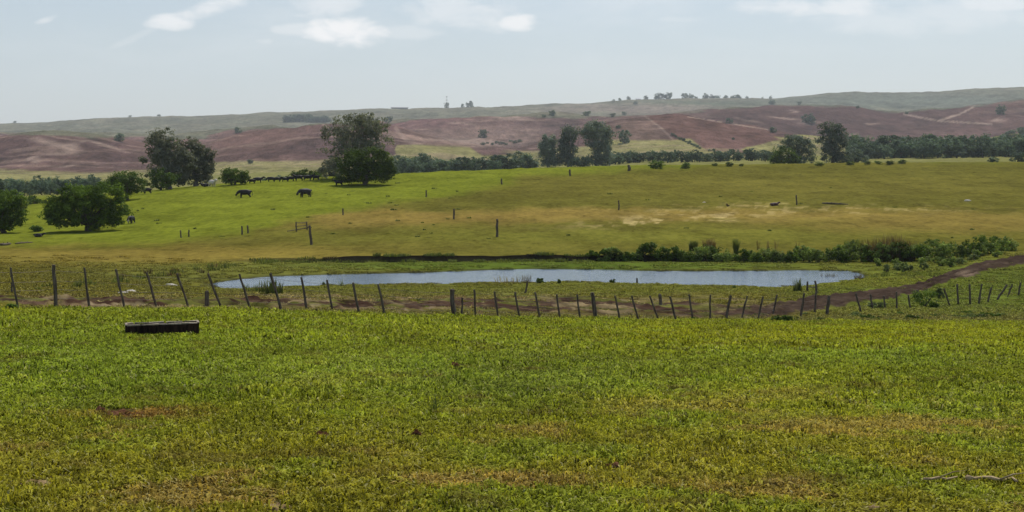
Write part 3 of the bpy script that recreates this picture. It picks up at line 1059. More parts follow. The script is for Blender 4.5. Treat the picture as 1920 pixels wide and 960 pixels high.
def far_tree(name, label, cat, loc, s, group=None, mat=None, sx=1.0, k=None, sink=0.0):
    me, tm = protos[R.randrange(6) if k is None else k]
    root = empty(name, loc, R.uniform(0, 6.28))
    root.scale = (s * sx, s * sx, s)
    root.location.z -= sink * s
    tag(root, label, cat, group)
    if mat is not None:
        key = me.name + mat.name
        if key not in bpy.data.meshes:
            m2 = me.copy(); m2.name = key; m2.materials.clear(); m2.materials.append(mat)
        me = bpy.data.meshes[key]
    link('crown', me, None, root)
    link('trunk', tm, None, root)
    return root


# valley tree belts: rows of closely set trees
def belt(path, step, hts, label, group, mat=None, name='belt_tree', jitter=12):
    (x0, D0), (x1, D1) = path
    n = max(2, int(abs(x1 - x0) / step))
    for i in range(n + 1):
        f = i / n
        x = x0 + (x1 - x0) * f + R.uniform(-.35, .35) * step
        D = D0 + (D1 - D0) * f + R.uniform(-jitter, jitter)
        hpx = R.uniform(*hts)
        s = hpx * D / F / 7.6
        far_tree(name, label, 'tree', at_dist(x, D), s, group, mat, sx=R.uniform(1.05, 1.6))


belt([(738, 520), (1000, 590)], 12, (24, 36), 'dense blue-green tree in the valley belt between tall eucalyptus and far gums', 'trees of the valley belt left of the far gums')
belt([(738, 540), (800, 560)], 14, (38, 44), 'dense blue-green tree in the valley belt between tall eucalyptus and far gums', 'trees of the valley belt left of the far gums')
belt([(1140, 620), (1450, 600)], 12, (18, 25), 'low blue-green tree in the valley belt between far gums and right-hand clump', 'trees of the valley belt right of the far gums')
belt([(1600, 600), (1930, 620)], 12, (26, 40), 'dense dark blue-green tree in the valley belt right of the tall dark gum', 'trees of the valley belt on the right')
belt([(1610, 640), (1940, 640)], 20, (38, 46), 'dense dark blue-green tree in the valley belt right of the tall dark gum', 'trees of the valley belt on the right')
belt([(-60, 430), (200, 440)], 15, (24, 32), 'dense grey-green tree in the valley belt behind the spreading tree at left', 'trees of the valley belt on the left')
belt([(40, 470), (200, 480)], 20, (26, 34), 'dense grey-green tree in the valley belt behind the spreading tree at left', 'trees of the valley belt on the left')
belt([(500, 420), (600, 430)], 16, (12, 18), 'low bush in the hedge behind the cattle', 'hedge bushes behind the cattle', name='hedge_bush')

# single bushes along the crest and on the hillsides: x, y, height px, widening, label
SB = [
    (1232, 316, 17, 1.9, M_mid, 'round green bush on the crest, left one of two'), (1284, 316, 13, 1.7, M_mid, 'round green bush on the crest, right one of two'),
    (1368, 312, 10, 1.5, M_dark, 'dark little bush on the crest'), (1390, 312, 6, 1.6, M_dark, 'very low dark bush beside the dark little bush on the crest'),
    (1340, 311, 6, 1.8, M_mid, 'low bush left of the dark little bush on the crest'),
    (1535, 311, 8, 2.4, M_mid, 'low pale bush at the foot of the tall dark gum'), (1594, 310, 9, 2.0, M_mid, 'low bush right of the tall dark gum'),
    (1626, 308, 7, 2.0, M_dark, 'first of the low bushes in line right of the tall dark gum'), (1648, 308, 7, 2.0, M_dark, 'second of the low bushes in line right of the tall dark gum'),
    (1668, 308, 8, 2.2, M_dark, 'third of the low bushes in line right of the tall dark gum'), (1690, 307, 9, 2.2, M_dark, 'last and largest of the low bushes in line right of the tall dark gum'),
    (1862, 304, 11, 2.2, M_hedge, 'low wide bush before the belt near the right edge'), (1908, 303, 20, 1.6, M_hedge, 'grey bush before the belt at the right edge')]
for x, y, hp, sx, mt, lb in SB:
    b = ground_at(x, y, 250, 520)
    far_tree('bush', lb, 'bush', b, hp * b.y / F / 7.4, None, mt, sx, sink=.6)
HB = [
    (222, 264, 15, 1.6, 'dark bush on the heath between the spreading tree and the gums'), (447, 249, 11, 1.4, 'dark bush on the skyline of the heath hill right of the gums'),
    (728, 229, 12, 1.5, 'dark round bush behind the top of the tall eucalyptus'), (905, 258, 17, 1.0, 'lone dark tree on the heath slope in the middle'),
    (1036, 217, 12, 1.4, 'dark round bush on the ridge above the slim valley gum'), (1098, 217, 9, 1.7, 'low dark bush on the ridge above the tallest valley gums'),
    (1171, 268, 25, 1.05, 'dense dark blue-green tree alone right of the tallest valley gums'), (1516, 231, 20, 1.4, 'large dark bush on the heath above the broad gum'),
    (1368, 231, 10, 1.4, 'dark bush on the shoulder of the red-brown field'), (1450, 248, 10, 1.5, 'ragged bush at the right end of the red-brown field'),
    (1877, 214, 19, 1.0, 'lone tree on the heath near the right edge'), (1448, 196, 10, 1.3, 'dark bush on the heath skyline'),
    (1170, 216, 7, 1.3, 'first small bush of the faint line on the far pasture'), (1148, 219, 7, 1.5, 'second small bush of the faint line on the far pasture'), (1020, 220, 6, 1.2, 'small grey bush left of the dark bush on the ridge'),
    (1608, 203, 5, 1.6, 'tiny bush on the skyline of the heath hill at right'), (1498, 196, 6, 1.4, 'tiny dark bush on the skyline right of the heath bush'),
    (1375, 262, 5, 1.3, 'tiny bush in the middle of the red-brown field'), (470, 306, 8, 1.6, 'small dark bush on the pale pasture right of the gums'),
    (1160, 240, 6, 1.8, 'tiny bush on the pink slope above the lone blue-green tree'), (1192, 196, 7, 1.2, 'small bush by the white shed'),
    (1700, 214, 5, 1.5, 'tiny bush in the saddle of the heath hills'), (1895, 258, 14, 1.7, 'left one of the green bushes on the slope at the right edge'),
    (1918, 256, 18, 1.5, 'right one of the green bushes on the slope at the right edge'), (1877, 262, 9, .7, 'small upright bush left of the green bushes at the right edge')]
for x, y, hp, sx, lb in HB:
    b = ground_at(x, y, 860)
    far_tree('hill_bush', lb, 'bush', b, hp * b.y / F / 7.0, None, M_hedge, sx, sink=.7)
# dark hedge down the edge of the red-brown field
for i in range(11):
    f = i / 10
    b = ground_at(1262 + 50 * f, 255 + 24 * f, 860)
    far_tree('hedge_bush', 'dark bush in the hedge running down the left edge of the red-brown field', 'bush', b, R.uniform(3.5, 6.5) * b.y / F / 7, 'hedge along the red-brown field', M_hedge, 1.5, sink=.6)
# scrub in the hollow of the middle heath
for i in range(9):
    f = i / 8
    b = ground_at(905 + 70 * f, 272 - 5 * f + R.uniform(-3, 3), 860)
    far_tree('scrub_bush', 'low grey scrub in the hollow right of the lone dark tree', 'bush', b, R.uniform(3, 6) * b.y / F / 7, 'scrub in the middle hollow', M_hedge, 1.8, sink=.8)
# far grove
for i in range(16):
    x = 538 + 76 * i / 15 + R.uniform(-2, 2)
    b = ground_at(x, 229, 2300)
    far_tree('grove_tree', 'grey tree in the far grove left of the tall eucalyptus', 'tree', b, R.uniform(9, 16) * b.y / F / 7, 'trees of the far grove', M_hedge, 1.3, sink=.5)
# trees on the skyline
SK = [(1150, 190, 6, 1.2), (1162, 189, 7, 1.2), (1178, 189, 10, .8), (1211, 187, 11, .9), (1230, 188, 12, 1.1), (1240, 187, 14, 1.1), (1252, 187, 14, 1.1), (1284, 188, 13, 1.2), (1294, 188, 11, 1.2),
      (1305, 188, 7, 1.2), (1322, 188, 12, 1.1), (1334, 188, 10, 1.4), (1343, 188, 9, 1.3), (1358, 188, 10, 1.2), (1374, 188, 10, 1.4), (1384, 188, 11, 1.3), (1399, 188, 9, .9), (1428, 189, 7, .8), (1443, 188, 8, .8), (30, 234, 4, 2.0), (245, 222, 4, 1.5), (300, 221, 4, 2)]
SKD = ['leftmost', 'second', 'third', 'fourth', 'fifth', 'sixth', 'seventh', 'eighth', 'ninth', 'tenth', 'eleventh', 'twelfth', 'thirteenth', 'fourteenth', 'fifteenth', 'sixteenth', 'seventeenth', 'eighteenth', 'last']
for i, (x, y, hp, sx) in enumerate(SK):
    b = at_dist(x, 4190)
    lb = ('tiny tree on the far left skyline', 'tiny tree on the skyline above the left heath', 'low tree on the skyline above the left gums')[i - 19] if i >= 19 else '%s of the trees lined up along the right-hand skyline' % SKD[i]
    far_tree('skyline_tree', lb, 'tree', b, hp * b.y / F / 7.2, 'trees on the skyline' if i < 19 else None, M_hedge, sx)
for x, hp, lb in ((838, 12, 'small tree under the mast on the skyline'), (868, 10, 'left one of three small trees right of the mast'), (878, 11, 'middle one of three small trees right of the mast'), (884, 14, 'right and tallest of three small trees right of the mast')):
    b = at_dist(x, 4150)
    far_tree('skyline_tree', lb, 'tree', b, hp * b.y / F / 7.2, None, M_hedge, .75)
# mast
b = at_dist(838, 4150)
mast = empty('radio_mast', b)
tag(mast, 'thin mast on the skyline above a small tree', 'mast')
s = 4150 / F
H = 23 * s
mb = MB()
for a in (0, 2.094, 4.189):
    mb.tube([(1.6 * math.cos(a), 1.6 * math.sin(a), -3), (.45 * math.cos(a), .45 * math.sin(a), H)], [.14, .09], 5)
for k in range(14):
    z = H * k / 14; z2 = H * (k + 1) / 14
    for a in (0, 2.094, 4.189):
        r1 = 1.6 - 1.15 * k / 14; r2 = 1.6 - 1.15 * (k + 1) / 14
        mb.tube([(r1 * math.cos(a), r1 * math.sin(a), z), (r2 * math.cos(a + 2.094), r2 * math.sin(a + 2.094), z2)], [.07, .07], 4)
link('lattice', mb.mesh('lattice'), M_wire, mast)
for z in (H * .99, H * .72):
    mb = MB()
    mb.tube([(-1.3, 0, z - 1), (-1.3, 0, z + 1.4)], [.9, .9], 8)
    mb.tube([(1.3, .2, z - 1), (1.3, .2, z + 1.4)], [.9, .9], 8)
    link('antenna_drum', mb.mesh('antenna_drum'), M_wire, mast)


# far farm sheds
def shed(x, D, wpx, hpx, label, wallc, roofc, ypos=None):
    b = at_dist(x, D)
    root = empty('shed', b, .15); tag(root, label, 'shed')
    W = wpx * D / F; H = hpx * D / F; dp = W * .4
    m1, n1 = new_mat('shed_wall'); finish(n1, n1.mix(n1.ramp(n1.noise(pos(n1), .4), .3, .7), tuple(v * .8 for v in wallc), wallc), .8)
    m2, n2 = new_mat('shed_roof'); finish(n2, n2.mix(n2.ramp(n2.noise(pos(n2), .3), .3, .7), tuple(v * .8 for v in roofc), roofc), .5)
    mb = MB(); mb.box((0, 0, H * .25), (W, dp, H * .9)); link('wall', mb.mesh('wall'), m1, root)
    me = bpy.data.meshes.new('roof'); e = W * .04
    vv = []
    for xx in (-W / 2 - e, W / 2 + e):
        vv += [(xx, -dp / 2 - e, H * .68), (xx, 0, H), (xx, dp / 2 + e, H * .68), (xx, dp / 2 + e, H * .74), (xx, 0, H * 1.07), (xx, -dp / 2 - e, H * .74)]
    ff = [(0, 1, 7, 6), (1, 2, 8, 7), (2, 3, 9, 8), (3, 4, 10, 9), (4, 5, 11, 10), (5, 0, 6, 11), (0, 5, 4, 1), (1, 4, 3, 2), (6, 7, 10, 11), (7, 8, 9, 10)]
    me.from_pydata(vv, [], ff); me.update()
    link('roof', me, m2, root)
    mb = MB(); mb.box((W * .2, -dp / 2 - .05, H * .2), (W * .16, .12, H * .55)); link('door', mb.mesh('door'), M_post, root)
    return root


shed(750, 4100, 30, 5, 'long grey farm shed on the skyline above the tall eucalyptus', (.20, .20, .19), (.28, .28, .27))
shed(1196, 4050, 9, 5, 'small bright white shed on the skyline among small trees', (.8, .8, .78), (.7, .7, .7))


# ------------------------------------------------------------------ fences
def up_to(base, xt, yt):
    """point above a foot, at the same distance, that shows at the given pixel"""
    u, t = px(xt, yt)
    return Vector((u * base.y, base.y, t * base.y))


def post_mesh(b, top, r, rng, flat=False):
    d = top - b
    n = 7
    mb = MB()
    pts = [-.25, 0, .3, .6, .85, 1.0]
    P = []
    Rr = []
    for f in pts:
        q = d * f if f >= 0 else Vector((d.x * -.1, 0, -.3))
        P.append(q + Vector((rng.uniform(-1, 1), rng.uniform(-1, 1), 0)) * r * .35 * (0 < f < 1))
        Rr.append(r * rng.uniform(.88, 1.1) * (1 - .12 * max(0, f)))
    P.append(P[-1] + d.normalized() * r * .25); Rr.append(r * .55)
    mb.tube(P, Rr, n)
    return mb.mesh('post', False)


def fence(label, posts, wires, group=None, name='wire_fence', sag=.02, wr=.0045):
    """posts: (xtop, ytop, xbase, ybase, width px)"""
    rng = random.Random(len(posts) * 7)
    B = []
    for xt, yt, xb, yb, wd in posts:
        B.append(ground_at(xb, yb, 36, 130))
    root = empty(name, B[0])
    tag(root, label, 'fence', group)
    tops = []
    for (xt, yt, xb, yb, wd), b in zip(posts, B):
        top = up_to(b, xt, yt)
        o = link('post', post_mesh(b, top, wd * b.y / F * .5, rng), M_post, root)
        o.location = b - B[0]
        tops.append(top)
        if wd >= 7: o['label'] = 'thick dark fence post'
    for f in wires:
        pts = []
        for i in range(len(B)):
            q = B[i].lerp(tops[i], f) - B[0]
            pts.append(q)
            if i < len(B) - 1:
                q2 = B[i + 1].lerp(tops[i + 1], f) - B[0]
                pts.append(q.lerp(q2, .5) - Vector((0, 0, sag * (q2 - q).length * .5)))
        mb = MB(); mb.tube(pts, [wr] * len(pts), 4)
        link('wire', mb.mesh('wire'), M_wire, root)
    return root


MAIN = [(-60, 498, -44, 583, 5), (20, 502, 35, 581, 4.6), (101, 497, 105, 580, 8), (158, 502, 168, 578, 4.6), (217, 505, 234, 580, 4.6), (275, 511, 295, 578, 4.6), (332, 513, 354, 578, 4.8),
        (390, 513, 416, 581, 4.8), (449, 514, 470, 583, 4.8), (507, 513, 528, 585, 5.6), (565, 520, 576, 586, 4.6), (613, 525, 625, 586, 4.6), (662, 530, 674, 590, 4.6),
        (709, 533, 722, 593, 4.6), (848, 543, 852, 595, 10), (867, 558, 866, 594, 4.2), (889, 543, 892, 595, 4), (927, 547, 934, 597, 4.2), (966, 548, 975, 598, 4.2), (1003, 548, 1013, 598, 4),
        (1044, 552, 1050, 599, 4), (1082, 552, 1088, 599, 4), (1110, 549, 1117, 599, 8), (1153, 555, 1162, 601, 4), (1185, 555, 1197, 601, 4), (1218, 555, 1236, 603, 4), (1256, 556, 1268, 602, 4.4),
        (1292, 552, 1299, 600, 3.8), (1332, 553, 1331, 600, 3.8), (1370, 554, 1361, 599, 5.6), (1401, 555, 1390, 599, 3.8), (1431, 556, 1421, 600, 3.8), (1457, 553, 1449, 591, 3.8),
        (1508, 550, 1501, 595, 4.6), (1530, 548, 1527, 587, 4), (1555, 555, 1551, 588, 6.6)]
fence('long leaning wire fence of thin dark posts between the near grass and the dirt track', MAIN, (.25, .45, .65, .88))
BRK = [(1555, 558, 1556, 588, 3), (1605, 550, 1614, 586, 4), (1632, 552, 1636, 580, 4), (1657, 555, 1660, 578, 3.6), (1681, 547, 1681, 580, 3.6), (1703, 553, 1707, 579, 3.6), (1719, 544, 1727, 560, 5)]
fence('short broken fence of pale thin posts on the track edge, left of the weedy mound', BRK[1:], (.35, .8))
RGT = [(1770, 541, 1781, 573, 3.6), (1795, 533, 1797, 571, 4), (1818, 533, 1819, 570, 4), (1841, 533, 1835, 570, 4), (1861, 535, 1852, 567, 3.8), (1888, 534, 1870, 562, 4.4), (1898, 533, 1889, 557, 3.8), (1914, 530, 1910, 554, 3.8), (1940, 528, 1936, 552, 3.8)]
fence('leaning thin posts in the green verge at the right edge below the dirt track', RGT, (.3, .75))
# pair of posts joined by a rail
b1 = ground_at(1514, 547, 60, 130); b2 = ground_at(1531, 551, 60, 130)
root = empty('stile', b1); tag(root, 'two short dark posts joined by a rail behind the fence near the pond corner', 'stile')
t1 = up_to(b1, 1514, 528); t2 = up_to(b2, 1528, 527)
for b, t_ in ((b1, t1), (b2, t2)):
    o = link('post', post_mesh(b, t_, .075, R), M_post, root); o.location = b - b1
mb = MB(); mb.tube([b1.lerp(t1, .5) - b1, b2.lerp(t2, .5) - b1], [.035, .035], 6); link('rail', mb.mesh('rail'), M_post, root)


def lone_post(x0, y0, x1, y1, wd, label, name='wooden_post', ymin=38, mat=None, ymax=600):
    b = ground_at(x1, y1, ymin, ymax)
    o = link(name, post_mesh(b, up_to(b, x0, y0), wd * b.y / F * .5, R), mat or M_post)
    o.location = b
    tag(o, label, 'post')
    return o


lone_post(388, 546, 387, 580, 9, 'short thick post beside the long fence at the left tip of the pond')
lone_post(22, 530, 23, 552, 4, 'little stump post behind the fence at the left edge')
lone_post(1237, 552, 1238, 576, 7, 'short thick post standing alone behind the fence, right of middle')
lone_post(990, 528, 984, 551, 3.6, 'leaning dark stake in the grass between pond and fence')
lone_post(1194, 522, 1194, 532, 4, 'tiny stake at the water edge right of the middle', ymin=80)
lone_post(932, 411, 932, 444, 5, 'tallest lone post in the middle of the olive pasture', ymin=120)
lone_post(851, 392, 851, 411, 4, 'lone post above and left of the tallest lone post', ymin=120)
lone_post(799, 357, 799, 369, 3, 'far lone post on the pasture below the tall eucalyptus', ymin=120)
lone_post(643, 391, 643, 403, 3, 'lone post at the edge of the bright grass, left of middle', ymin=120)
lone_post(940, 335, 941, 346, 3.4, 'small dark post high on the pasture, left of the slim valley gum', ymin=120)
lone_post(1068, 318, 1069, 330, 4, 'short dark stump on the crest below the tallest valley gums', ymin=120)
lone_post(1179, 310, 1179, 320, 6, 'square dark stump on the crest right of the tallest valley gums', ymin=120)
lone_post(1160, 376, 1160, 394, 3.4, 'lone post above the straw-coloured patch', ymin=120)
lone_post(1493, 366, 1494, 384, 3, 'lone post on the pasture right of the dark red calf', ymin=120)
lone_post(580, 423, 584, 459, 5, 'tall leaning post in front of the broken gate frame', ymin=120)
lone_post(338, 432, 340, 446, 3, 'left one of two short posts at the edge of the bright grass', ymin=120)
lone_post(354, 431, 354, 444, 3, 'right one of two short posts at the edge of the bright grass', ymin=120)
lone_post(453, 424, 454, 440, 3.4, 'left one of two stubby posts left of the broken gate frame', ymin=120)
lone_post(464, 423, 465, 437, 3.4, 'right one of two stubby posts left of the broken gate frame', ymin=120)
# broken gate
g1 = ground_at(556, 434, 120); g2 = ground_at(576, 431, 120)
root = empty('broken_gate', g1); tag(root, 'broken low gate frame of dark bars in the tan grass', 'gate')
q1 = up_to(g1, 555, 416); q2 = up_to(g2, 575, 416)
for b, t_ in ((g1, q1), (g2, q2)):
    o = link('post', post_mesh(b, t_, .09, R), M_post, root); o.location = b - g1
for f in (.2, .55, .9):
    mb = MB(); mb.tube([g1.lerp(q1, f) - g1, g2.lerp(q2, f) - g1], [.04, .04], 5); link('rail', mb.mesh('rail'), M_post, root)
q3 = ground_at(584, 433, 120)
mb = MB(); mb.tube([g1.lerp(q1, .05) - g1 + Vector((-1, -.5, 0)), g2.lerp(q2, .25) - g1, q3 - g1 + Vector((0, 0, .4))], [.05, .06, .05], 5); link('fallen_rail', mb.mesh('fallen_rail'), M_post, root)

# logs and stones in the pasture
def log(x0, y0, x1, y1, r, label, mat=M_post, ymin=100, cat='log'):
    a = ground_at(x0, y0, ymin); b = ground_at(x1, y1, ymin)
    mb = MB(); d = b - a
    pts = [Vector((0, 0, r * .7)) + d * f + Vector((R.uniform(-1, 1), R.uniform(-1, 1), R.uniform(-.3, .6))) * r * .5 for f in (0, .2, .45, .7, 1)]
    mb.tube(pts, [r * .6, r, r * .9, r * .8, r * .35], 7)
    for f in (.3, .65):
        mb.tube([pts[1] + d * (f - .2), pts[1] + d * (f - .1) + Vector((0, -r * 2, r * 1.6))], [r * .4, r * .15], 5)
    o = link('log', mb.mesh('log', True), mat); o.location = a; tag(o, label, cat)
    return o


log(1541, 382, 1590, 384, .13, 'dark fallen log lying right of the lone post on the far pasture')
log(0, 461, 22, 459, .16, 'dark fallen log in the grass at the left edge below the dark tree')
log(30, 458, 62, 455, .10, 'thin dark log right of the log at the left edge')


def stone_mesh(seed, sx, sy, sz):
    rng = np.random.RandomState(seed)
    bm = bmesh.new(); bmesh.ops.create_icosphere(bm, subdivisions=2, radius=1)
    for v in bm.verts:
        k = 1 + .35 * (vnoise(v.co.x * 2 + 9, v.co.y * 2 + v.co.z * 1.7 + 5, seed) - .5)
        v.co = Vector((v.co.x * sx * k, v.co.y * sy * k, v.co.z * sz * k))
    me = bpy.data.meshes.new('stone'); bm.to_mesh(me); bm.free()
    return me


m, nt = new_mat('pale_stone')
finish(nt, nt.mix(nt.ramp(nt.noise(pos(nt), 4, 5), .3, .7), (.38, .35, .30), (.58, .55, .48)), .9, nt.bump(nt.noise(pos(nt), 8, 5), .6, .03))
M_stone = m
for i, (x, y, r, lb) in enumerate([(1814, 377, .55, 'pale flat stone in the far pasture at right'), (232, 551, .28, 'left one of two white stones behind the fence, left of the pond'),
                                   (245, 549, .34, 'right one of two white stones behind the fence, left of the pond'), (320, 537, .45, 'white flat stone left of the tip of the pond'),
                                   (194, 574, .16, 'little white stone at the foot of the fence on the left'), (619, 581, .14, 'little white stone by the fence below the pond'),
                                   (1320, 380, .3, 'small pale stone on the pasture left of the dark red calf')]):
    b = ground_at(x, y, 38)
    o = link('stone', stone_mesh(i + 3, r, r * .7, r * .45), M_stone); o.location = b; tag(o, lb, 'stone')


# ------------------------------------------------------------------ cattle
def skin_animal(name, V, E, rad_, levels=2):
    me = bpy.data.meshes.new(name + '_skeleton')
    me.from_pydata(V, E, [])
    o = bpy.data.objects.new(name + '_tmp', me)
    C.objects.link(o)
    md = o.modifiers.new('skin', 'SKIN'); md.branch_smoothing = .4
    sv = me.skin_vertices[0].data
    for i, r in enumerate(rad_):
        sv[i].radius = r if isinstance(r, tuple) else (r, r)
        sv[i].use_root = (i == 0)
    ms = o.modifiers.new('sub', 'SUBSURF'); ms.levels = levels; ms.render_levels = levels
    dg = bpy.context.evaluated_depsgraph_get()
    out = bpy.data.meshes.new_from_object(o.evaluated_get(dg))
    out.name = name
    for p in out.polygons: p.use_smooth = True
    bpy.data.objects.remove(o)
    return out


def cow_mesh(name, head='down', lying=False):
    V = [(-.72, 0, 1.10), (-.35, 0, 1.05), (.05, 0, 1.00), (.42, 0, 1.03), (.68, 0, 1.08)]
    Rr = [(.30, .35), (.36, .43), (.38, .48), (.33, .43), (.21, .29)]
    E = [(0, 1), (1, 2), (2, 3), (3, 4)]
    if head == 'down':
        hd = [(.90, 0, .98), (1.04, 0, .84), (1.13, 0, .68), (1.24, 0, .46)]
    else:
        hd = [(.92, 0, 1.28), (1.08, 0, 1.42), (1.22, 0, 1.40), (1.46, 0, 1.26)]
    hr = [(.17, .22), (.14, .17), (.15, .16), (.09, .09)]
    for i, (q, r) in enumerate(zip(hd, hr)):
        V.append(q); Rr.append(r); E.append((len(V) - 2, len(V) - 1))
    skull = len(V) - 2
    for s in (-1, 1):
        n = len(V)      # ears
        V += [(V[skull][0] - .02, s * .14, V[skull][2] + .07), (V[skull][0] - .06, s * .26, V[skull][2] + .06)]
        Rr += [.04, .03]; E += [(skull, n), (n, n + 1)]
        n = len(V)      # hind leg: hip, stifle, hock, fetlock, hoof
        V += [(-.62, s * .17, .92), (-.52, s * .20, .70), (-.74, s * .20, .46), (-.70, s * .20, .14), (-.66, s * .20, .02)]
        Rr += [(.18, .22), .15, .085, .07, .085]
        E += [(0, n), (n, n + 1), (n + 1, n + 2), (n + 2, n + 3), (n + 3, n + 4)]
        n = len(V)      # foreleg
        V += [(.46, s * .16, .86), (.47, s * .18, .62), (.50, s * .18, .40), (.48, s * .18, .14), (.51, s * .18, .02)]
        Rr += [(.16, .20), .12, .085, .07, .085]
        E += [(3, n), (n, n + 1), (n + 1, n + 2), (n + 2, n + 3), (n + 3, n + 4)]
    n = len(V)          # tail
    V += [(-.96, 0, 1.22), (-1.02, .02, .90), (-1.00, .03, .52)]
    Rr += [.04, .025, .045]; E += [(0, n), (n, n + 1), (n + 1, n + 2)]
    if lying:
        V2 = []
        for i, (x, y, z) in enumerate(V):
            if z < .95 and abs(y) > .1 and -.9 < x < .6:
                V2.append((x + (.18 if x < 0 else .22) * (1 - z), y * (1.6 + (.9 - z)), .10 + .12 * z))
            elif i >= n:
                V2.append((x, y + .2, max(.1, z - .75)))
            else:
                V2.append((x, y, z - .72))
        V = V2
        return skin_animal(name, V, E, Rr)
    out = skin_animal(name, V, E, Rr)
    for v in out.vertices:
        v.co.z = v.co.z * .58 if v.co.z < .60 else v.co.z - .252
        if head == 'down' and v.co.x > .85 and v.co.z < .35:
            v.co.x *= .97
    return out


me_graze = cow_mesh('grazing_body', 'down')
me_stand = cow_mesh('standing_body', 'up')
me_lie = cow_mesh('lying_body', 'up', True)


def cow(x, y, hpx, rz, mat, kind, label, ymin=120, ymax=420, D=None, group=None, name='cow', cat='cow'):
    base = {'graze': me_graze, 'stand': me_stand, 'lie': me_lie}[kind]
    key = base.name + '_' + mat.name
    if key not in bpy.data.meshes:
        m2 = base.copy(); m2.name = key; m2.materials.clear(); m2.materials.append(mat)
    b = ground_at(x, y, ymin, ymax) if D is None else at_dist(x, D)
    s = hpx * b.y / F / {'graze': 1.22, 'stand': 1.32, 'lie': .95}[kind]
    root = empty(name, b, rz, s)
    tag(root, label, cat, group)
    link('body', bpy.data.meshes[key], None, root)
    if kind != 'lie':
        hx, hz = (1.08, .52) if kind == 'graze' else (1.10, 1.27)
        for sgn in (-1, 1):
            mb = MB()
            mb.tube([(hx, sgn * .07, hz), (hx + .02, sgn * .17, hz + .05), (hx + .08, sgn * .20, hz + .16)], [.03, .022, .006], 6)
            link('horn', mb.mesh('horn', True), M_horn, root)
    return root


PI = math.pi
cow(459, 371, 17, PI * 1.02, M_cow, 'graze', 'black cow grazing alone below the bushy tree, head down to the left')
cow(572, 370, 18, PI * 1.22, M_cow, 'graze', 'black cow grazing below the low dark bush, seen three-quarter from behind')
cow(246, 419, 16, PI * 1.45, M_cowpatch, 'graze', 'black and white cow facing the camera right of the spreading tree')
cow(276, 363, 13, PI * .95, M_cow, 'stand', 'black cow standing in the shade at the foot of the left gum')
cow(398, 350, 15, PI * 1.75, M_cowwhite, 'stand', 'white and reddish cow between the gums and the bushy tree')
cow(386, 350, 9, PI * 1.1, M_cow, 'lie', 'dark cow lying just left of the white and reddish cow')
cow(72, 444, 9, PI * .1, M_cow, 'lie', 'dark cow lying in the grass left of the spreading tree')
cow(1452, 386, 9, PI * .15, M_cowred, 'lie', 'dark red calf lying on the straw-coloured edge of the far pasture', cat='calf', name='calf')
for i, (x, y, h_, rz, k) in enumerate([(428, 346, 9, 3.2, 'graze'), (446, 346, 10, 3.3, 'stand'), (458, 346, 8, 1.4, 'graze'), (472, 344, 8, 3.0, 'graze'), (484, 343, 11, 0.2, 'stand'),
                                       (508, 341, 9, 3.1, 'graze'), (520, 341, 9, 0.1, 'stand'), (534, 341, 8, 3.4, 'graze'), (546, 340, 9, .3, 'graze'), (560, 339, 11, 3.1, 'stand'), (577, 339, 11, .2, 'stand'), (592, 338, 9, 3.0, 'graze')]):
    cow(x, y, h_ * 1.15, rz, M_cow, k, 'black cow in the herd gathered along the bushes on the crest', ymin=200, ymax=300, group='black cows of the herd along the crest')
cow(635, 348, 12, 2.9, M_cow, 'stand', 'black cow in the shade at the left foot of the dark round tree', ymin=180)

# ------------------------------------------------------------------ trough in the near grass
a = ground_at(235, 630, 15, 45); b = ground_at(366, 632, 15, 45)
Lt = (b - a).length; Wt = .30; Ht = .27
cen = (a + b) / 2; ang = math.atan2(b.y - a.y, b.x - a.x)
root = empty('feed_trough', (cen.x, cen.y + Wt / 2, cen.z - .02), ang)
root.rotation_euler.x = 0.0
tag(root, 'long low dark wooden feed trough lying in the near grass, pale worn rim', 'trough')
rng = random.Random(4)
for sy, nm in ((-1, 'side_board'), (1, 'side_board')):
    n = 26
    vv = []; ff = []
    for i in range(n + 1):
        xx = -Lt / 2 + Lt * i / n
        ht = Ht + rng.uniform(-.012, .008) + (.012 if i in (0, n) else 0)
        th = .028
        for (yo, zo) in ((-th, -.05), (th, -.05), (th, ht), (-th, ht)):
            vv.append((xx, sy * (Wt / 2) + yo + sy * zo * .12, zo))
    for i in range(n):
        for k in range(4):
            q = i * 4
            ff.append((q + k, q + 4 + k, q + 4 + (k + 1) % 4, q + (k + 1) % 4))
    ff += [(3, 2, 1, 0), (n * 4, n * 4 + 1, n * 4 + 2, n * 4 + 3)]
    me = bpy.data.meshes.new('side_board'); me.from_pydata(vv, [], ff); me.update()
    o = link('side_board', me, M_trough, root)
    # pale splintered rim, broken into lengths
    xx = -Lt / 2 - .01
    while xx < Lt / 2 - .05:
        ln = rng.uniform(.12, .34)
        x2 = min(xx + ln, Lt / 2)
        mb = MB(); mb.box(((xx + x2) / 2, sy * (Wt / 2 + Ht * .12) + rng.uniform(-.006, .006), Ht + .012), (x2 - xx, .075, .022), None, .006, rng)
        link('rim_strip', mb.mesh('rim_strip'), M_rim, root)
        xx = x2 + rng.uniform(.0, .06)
for sx in (-1, 1):
    mb = MB(); mb.box((sx * (Lt / 2 + .016), 0, Ht * .42), (.03, Wt + .06, Ht * 1.15), None, .008, rng); link('end_board', mb.mesh('end_board'), M_trough, root)
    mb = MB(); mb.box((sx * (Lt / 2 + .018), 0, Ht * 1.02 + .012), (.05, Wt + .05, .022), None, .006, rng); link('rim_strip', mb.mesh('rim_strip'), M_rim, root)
mb = MB(); mb.box((0, 0, .03), (Lt - .02, Wt - .07, .03)); link('base_board', mb.mesh('base_board'), M_trough, root)


EDGE_X = [-600, 0, 400, 700, 1000, 1400, 1920, 2500]
EDGE_Y = [582, 582, 583, 592, 598, 603, 605, 607]
